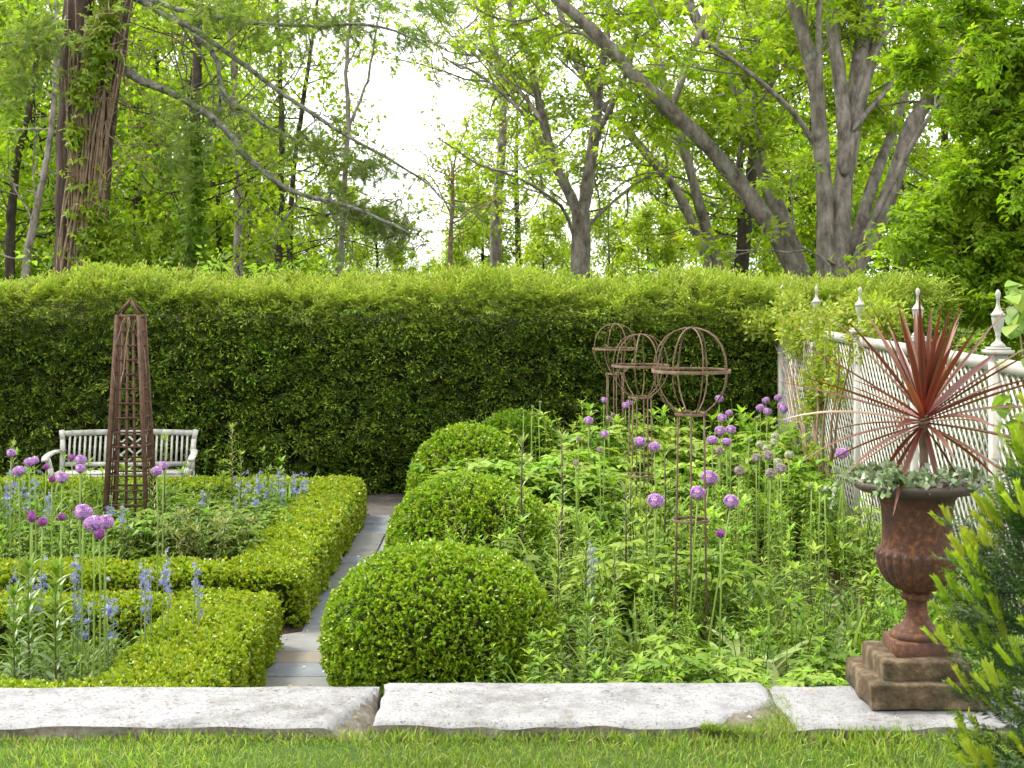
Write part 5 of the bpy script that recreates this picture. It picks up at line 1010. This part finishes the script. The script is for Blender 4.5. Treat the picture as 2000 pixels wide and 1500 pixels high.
NA = [(1281, 988, 'lilac', .105, 1.25, 'round lilac allium nearest the largest box bush', -8), (1363, 971, 'lilac', .098, 1.25, 'lilac allium in front of the legs of the nearest wire frame', -25), (1385, 943, 'lilac', .115, 1.27, 'largest lilac allium, just above the one before the frame legs', -45), (1427, 988, 'lilac', .095, 1.23, 'lilac allium on a slanting stalk right of the nearest wire frame', -60), (1407, 1047, 'magenta', .055, 1.1, 'small purple half-open allium low beside the slanting stalk', 0),
      (1645, 893, 'lilac', .105, 1.22, 'lone lilac allium in front of the white trellis beside the urn', 3), (1250, 870, 'lilac', .10, 1.25, 'lilac allium, left one of a pair below the middle wire globe', 0), (1278, 879, 'lilac', .095, 1.25, 'lilac allium, right one of a pair below the middle wire globe', 6), (1391, 866, 'lilac', .09, 1.27, 'darker lilac allium touching the right leg of the nearest frame', 0), (1419, 869, 'lilac', .08, 1.25, 'lilac allium under the two topmost heads right of the frame', 0)]
for x, y, k, s, z, lab, f in NA: allium(x, y, k, s, z, lab, f)
def drift(pts, kind, size, z, label, group):
    for i, (x, y) in enumerate(sorted(pts)):
        nth = ('first', 'second', 'third', 'fourth', 'fifth', 'sixth', 'seventh', 'eighth', 'ninth')[i]
        allium(x, y, kind, size * random.uniform(0.85, 1.12), z + random.uniform(-0.03, 0.03), label + ', ' + nth + ' from left', random.uniform(-6, 6), group)
drift([(1407, 848), (1428, 845), (1411, 822), (1424, 811), (1405, 784)], 'lilac', .088, 1.27, 'lilac allium in the upright cluster just right of the nearest wire globe', 'alliums right of the wire globe')
drift([(1485, 802), (1496, 787), (1520, 782), (1543, 779), (1499, 809), (1527, 799), (1531, 804)], 'lilac', .09, 1.26, 'lilac allium in the cluster at the far end of the trellis fence', 'alliums by the fence end')
drift([(1514, 857), (1511, 868), (1484, 873), (1497, 881), (1541, 894), (1519, 907)], 'white', .075, 1.12, 'cream-white allium in front of the far trellis post', 'white alliums')
drift([(1477, 900), (1500, 896), (1444, 926), (1505, 931), (1525, 922), (1405, 886)], 'faded', .085, 1.18, 'faded brownish-mauve allium going to seed in the middle of the bed', 'faded alliums')
drift([(1180, 785), (1222, 796), (1230, 791), (1181, 853), (1150, 827)], 'lilac', .085, 1.26, 'small distant lilac allium under the farthest wire globes', 'distant alliums')
drift([(1130, 860), (1171, 882), (1198, 813), (1125, 908), (1190, 821)], 'faded', .06, 1.2, 'small pinkish allium bud near the farthest box bush', 'distant allium buds')
drift([(1040, 796), (1055, 788), (1023, 806), (1038, 811), (1052, 812)], 'bud', .04, 1.22, 'pale allium bud before the darkest box bush', 'pale buds before the yew hedge')
drift([(1585, 952), (1601, 958), (1611, 961), (1720, 956), (1730, 985), (1478, 820), (1415, 783), (1463, 862), (1518, 836)], 'bud', .045, 1.14, 'small pale green allium bud on a bare stalk towards the trellis', 'allium buds towards the trellis')
drift([(22, 890), (36, 927), (67, 905), (57, 909)], 'lilac', .085, 1.2, 'lilac-pink allium in the tall group at the left edge', 'alliums at the left edge')
drift([(158, 905), (157, 921), (121, 940), (320, 915), (306, 926)], 'lilac', .085, 1.18, 'lilac allium in front of the bench', 'alliums in front of the bench')
drift([(163, 1010), (182, 1033), (207, 1029)], 'lilac', .098, 1.2, 'lilac allium in the trio above the front box hedge', 'trio of alliums over the box hedge')
drift([(62, 1009), (62, 1017), (83, 1025), (120, 1014), (140, 897), (102, 940), (90, 916), (280, 848)], 'magenta', .06, 1.05, 'small magenta allium scattered on the left side', 'magenta alliums')
allium(194, 1049, 'magenta', .07, 1.16, 'small magenta allium just below the trio over the box hedge', 2)

# camassias, irises and other clumps that stand out
def camassia_mesh(seed, n, spread):
    r = random.Random(seed); rng = np.random.default_rng(seed); S = Geo(); P = []; D = []
    for i in range(n):
        a = r.uniform(0, 6.28); q = spread * math.sqrt(r.random()); h = r.uniform(0.75, 1.0); b = np.array([q * math.cos(a), q * math.sin(a), 0]); tp = b * 1.25 + [r.uniform(-0.05, 0.05), r.uniform(-0.05, 0.05), h]; S.tube([b, (b + tp) / 2, tp], [0.004, 0.0035, 0.002], 4, (0.13, 0.18, 0.06))
        for k in range(9): t = r.uniform(0.7, 1.0); P.append(b * (1 - t) + tp * t); e = r.uniform(0, 6.28); D.append((math.cos(e), math.sin(e), 0.5))
    g = Tmpl()
    for k in range(3): g.leaf(kite(0.03, 0.009, 0.1, 0.1, 0.55), (0, 0.006, 0), (k - 1) * 0.9, 0.1)
    for k in range(2): g.leaf(kite(0.026, 0.008, 0.1, 0.1, 0.55), (0, 0.006, 0), (k - 0.5) * 0.9, 0.8)
    T = g.T(); G = Geo(); P, D = np.array(P), nz(np.array(D)); c = pick(rng, [(0.26, 0.28, 0.55), (0.33, 0.35, 0.62), (0.2, 0.21, 0.45), (0.4, 0.42, 0.62)], len(P)); G.scatter(T, P, sc(frames(D, rng), rng.uniform(0.7, 1.3, len(P))), c * 0.9, c)
    L = Geo(); tt = T_STRAP[0]; L.scatter(tt, np.zeros((1, 3)), np.eye(3)[None] * 0.8, (0.1, 0.17, 0.03), (0.18, 0.26, 0.04)); return S.mesh('stalks', M_STEM), G.mesh('flowers', M_PETAL), L.mesh('leaves', M_LEAF)
CAM = [camassia_mesh(701, 20, 0.24), camassia_mesh(702, 6, 0.14), camassia_mesh(703, 3, 0.06)]
for px, py, d, k, h, lab in ((520, 925, 15.2, 0, 0.95, 'large blue camassia clump by the far end of the box hedge'), (555, 930, 15.6, 0, 0.9, 'blue camassia clump touching the far box hedge corner'), (490, 955, 14.6, 1, 0.85, 'loose blue camassias left of the large blue clump'), (8, 920, 14.0, 0, 0.85, 'blue camassia clump at the left edge of the bed'), (215, 965, 13.4, 1, 0.8, 'blue camassias at the foot of the obelisk'), (235, 990, 12.9, 2, 0.75, 'single blue camassia right below the obelisk'), (392, 960, 14.2, 2, 0.85, 'thin blue camassia below the right end of the bench'), (325, 1062, 9.6, 1, 1.02, 'blue camassias standing tall over the front box hedge'), (280, 1100, 9.3, 2, 0.95, 'blue camassia left of the taller pair over the hedge'),
                            (195, 1120, 9.1, 1, 0.92, 'blue camassias beside the dark lilies'), (140, 1085, 9.8, 2, 0.95, 'blue camassia between lilies and allium trio'), (75, 1080, 9.9, 1, 0.95, 'blue camassias behind the dark lilies'), (380, 1100, 9.7, 2, 0.95, 'fading camassia at the right end of the front bed'), (100, 960, 13.0, 2, 0.85, 'blue camassia between the left alliums'), (1160, 1060, 10.4, 2, 0.95, 'single blue camassia right of the largest box bush'), (350, 985, 13.2, 1, 0.8, 'blue camassias over the bronze-tinted peony')):
    p = at(px, py, d); t = thing('camassia', lab, 'flower', (p[0], p[1], 0.03), 'blue camassias'); t.scale = (1, 1, max(0.5, p[2] - 0.0)); t.rotation_euler[2] = px
    link('stalks', CAM[k][0], t, kind='stuff'); link('flowers', CAM[k][1], t, kind='stuff'); link('leaves', CAM[k][2], t, kind='stuff')
def clump(name, label, cat, px, py, d, T, pal, s, n=1, r=0.0, mat=M_LEAF, seed=1, group=None):
    rng = np.random.default_rng(seed); p = at(px, py, d); b = (p[0], p[1], 0.03); G = Geo(); P = np.zeros((n, 3)); a = rng.uniform(0, 6.28, n); q = r * np.sqrt(rng.random(n)); P[:, 0], P[:, 1] = q * np.cos(a), q * np.sin(a); w = rng.integers(0, len(T), n); c = pick(rng, pal, n, 0.1)
    for i in range(len(T)): k = w == i; G.scatter(T[i], P[k], zrot(rng, k.sum(), np.full(k.sum(), s) * rng.uniform(0.85, 1.15, k.sum())), c[k] * 0.65, c[k])
    return link(name, G.mesh(name, mat), None, b, None, label, cat, group)
T_BROAD = [t_strap(9, 0.5, 0.05, (1.2, 2.6), 91 + i, 6) for i in range(3)]; T_UPR = [t_strap(26, 0.5, 0.02, (0.3, 1.2), 95 + i, 5) for i in range(2)]
PEON = [t_stem_plant(0.62, 7, 0.13, 0.035, 1, 0.3, 3, 5, 1.2, (0.0, 0.4), 31 + i) for i in range(3)]
clump('peony_bush', 'broad bushy peony with bronze-tinted leaves inside the farther box hedge', 'plant', 400, 1060, 12.75, PEON, [(0.15, 0.19, 0.03), (0.2, 0.2, 0.05), (0.11, 0.17, 0.03)], 0.95, 60, 0.42, seed=3)
clump('iris_clump', 'upright sword-leaved iris clump inside the nearer box hedge corner', 'plant', 310, 1260, 9.15, T_UPR, MIDG, 0.92, 5, 0.12, seed=4)
clump('daylily_clump', 'arching strap-leaved daylily clump at the left of the iris', 'plant', 230, 1290, 8.95, T_STRAP, MIDG, 0.75, 4, 0.12, seed=5)
clump('iris_clump', 'upright iris leaves behind the front hedge below the allium trio', 'plant', 170, 1080, 12.4, T_UPR, MIDG + BRIGHT[:1], 1.05, 5, 0.2, seed=6)
clump('daylily_clump', 'arching strap-leaved daylily clump beside the largest box bush', 'plant', 1150, 1240, 9.0, T_STRAP, MIDG, 1.0, 7, 0.28, seed=7)
clump('daylily_clump', 'dark arching daylily clump behind the pale narrow-leaved lily', 'plant', 1165, 1070, 11.4, T_STRAP, MIDG, 1.1, 6, 0.18, seed=8)
clump('iris_clump', 'iris leaves spilling over the far inner corner of the box hedge', 'plant', 575, 970, 15.7, T_STRAP, MIDG + BRIGHT[:1], 1.1, 6, 0.3, seed=9)
for i, (px, py, d, lab) in enumerate(((1500, 1150, 9.6, 'broad pale allium leaves flopping in the middle of the green bed'), (1545, 1190, 9.1, 'broad pale allium leaves nearer the urn pedestal'), (1600, 1040, 11.2, 'broad pale allium leaves below the trellis'), (1450, 1150, 9.4, 'broad pale allium leaf tuft at the foot of the slanting alliums'), (1250, 975, 13.2, 'broad pale allium leaves behind the lilies'), (1620, 1120, 9.9, 'broad pale allium leaves left of the urn bowl'))):
    clump('allium_leaf_clump', lab, 'plant', px, py, d, T_BROAD, [(0.26, 0.34, 0.09), (0.32, 0.38, 0.14)], 1.15, 3, 0.12, seed=20 + i, group='flopping allium leaf clumps')
for i, (px, py, d, lab) in enumerate(((1400, 1270, 8.6, 'jagged bright green leaf clump behind the middle slab'), (1310, 1265, 8.5, 'jagged bright leaf clump left of its twin behind the slab'), (1610, 1300, 8.3, 'leafy bright clump next to the stone pedestal'))):
    clump('jagged_leaf_clump', lab, 'plant', px, py, d, T_PALM, BRIGHT, 1.05, 4, 0.16, seed=40 + i, group='jagged leaf clumps behind the slab')

# ------------------------------------------------------------------ fallen petals and leaf bits on the stone
def litter():
    rng = np.random.default_rng(900); n = 230; P = np.zeros((n, 3)); k = rng.random(n) < 0.55
    P[:, 0] = np.where(k, rng.uniform(-1.62, -0.95, n), rng.uniform(-2.4, 2.2, n)); P[:, 1] = np.where(k, rng.uniform(9.8, 18.5, n), rng.uniform(6.06, 6.56, n)); P[:, 2] = np.where(k, 0.046, 0.917)
    D = nz(np.stack([rng.normal(size=n), rng.normal(size=n), rng.normal(size=n) * 0.1], 1)); t = kite(0.022, 0.011, 0.2, 0.1); c = pick(rng, [(0.5, 0.46, 0.36), (0.26, 0.16, 0.07), (0.16, 0.11, 0.05), (0.3, 0.3, 0.1)], n); c[k] = pick(rng, [(0.55, 0.53, 0.45), (0.4, 0.33, 0.2)], k.sum())
    G = Geo(); G.scatter((t[0], t[1], np.zeros(4)), P, sc(frames(D, rng, 0.2), rng.uniform(0.4, 1.5, n)), c, c); link('leaf_litter', G.mesh('leaf_litter', M_STEM), kind='stuff', label='fallen petals and dry leaf bits on path and slabs')
litter()
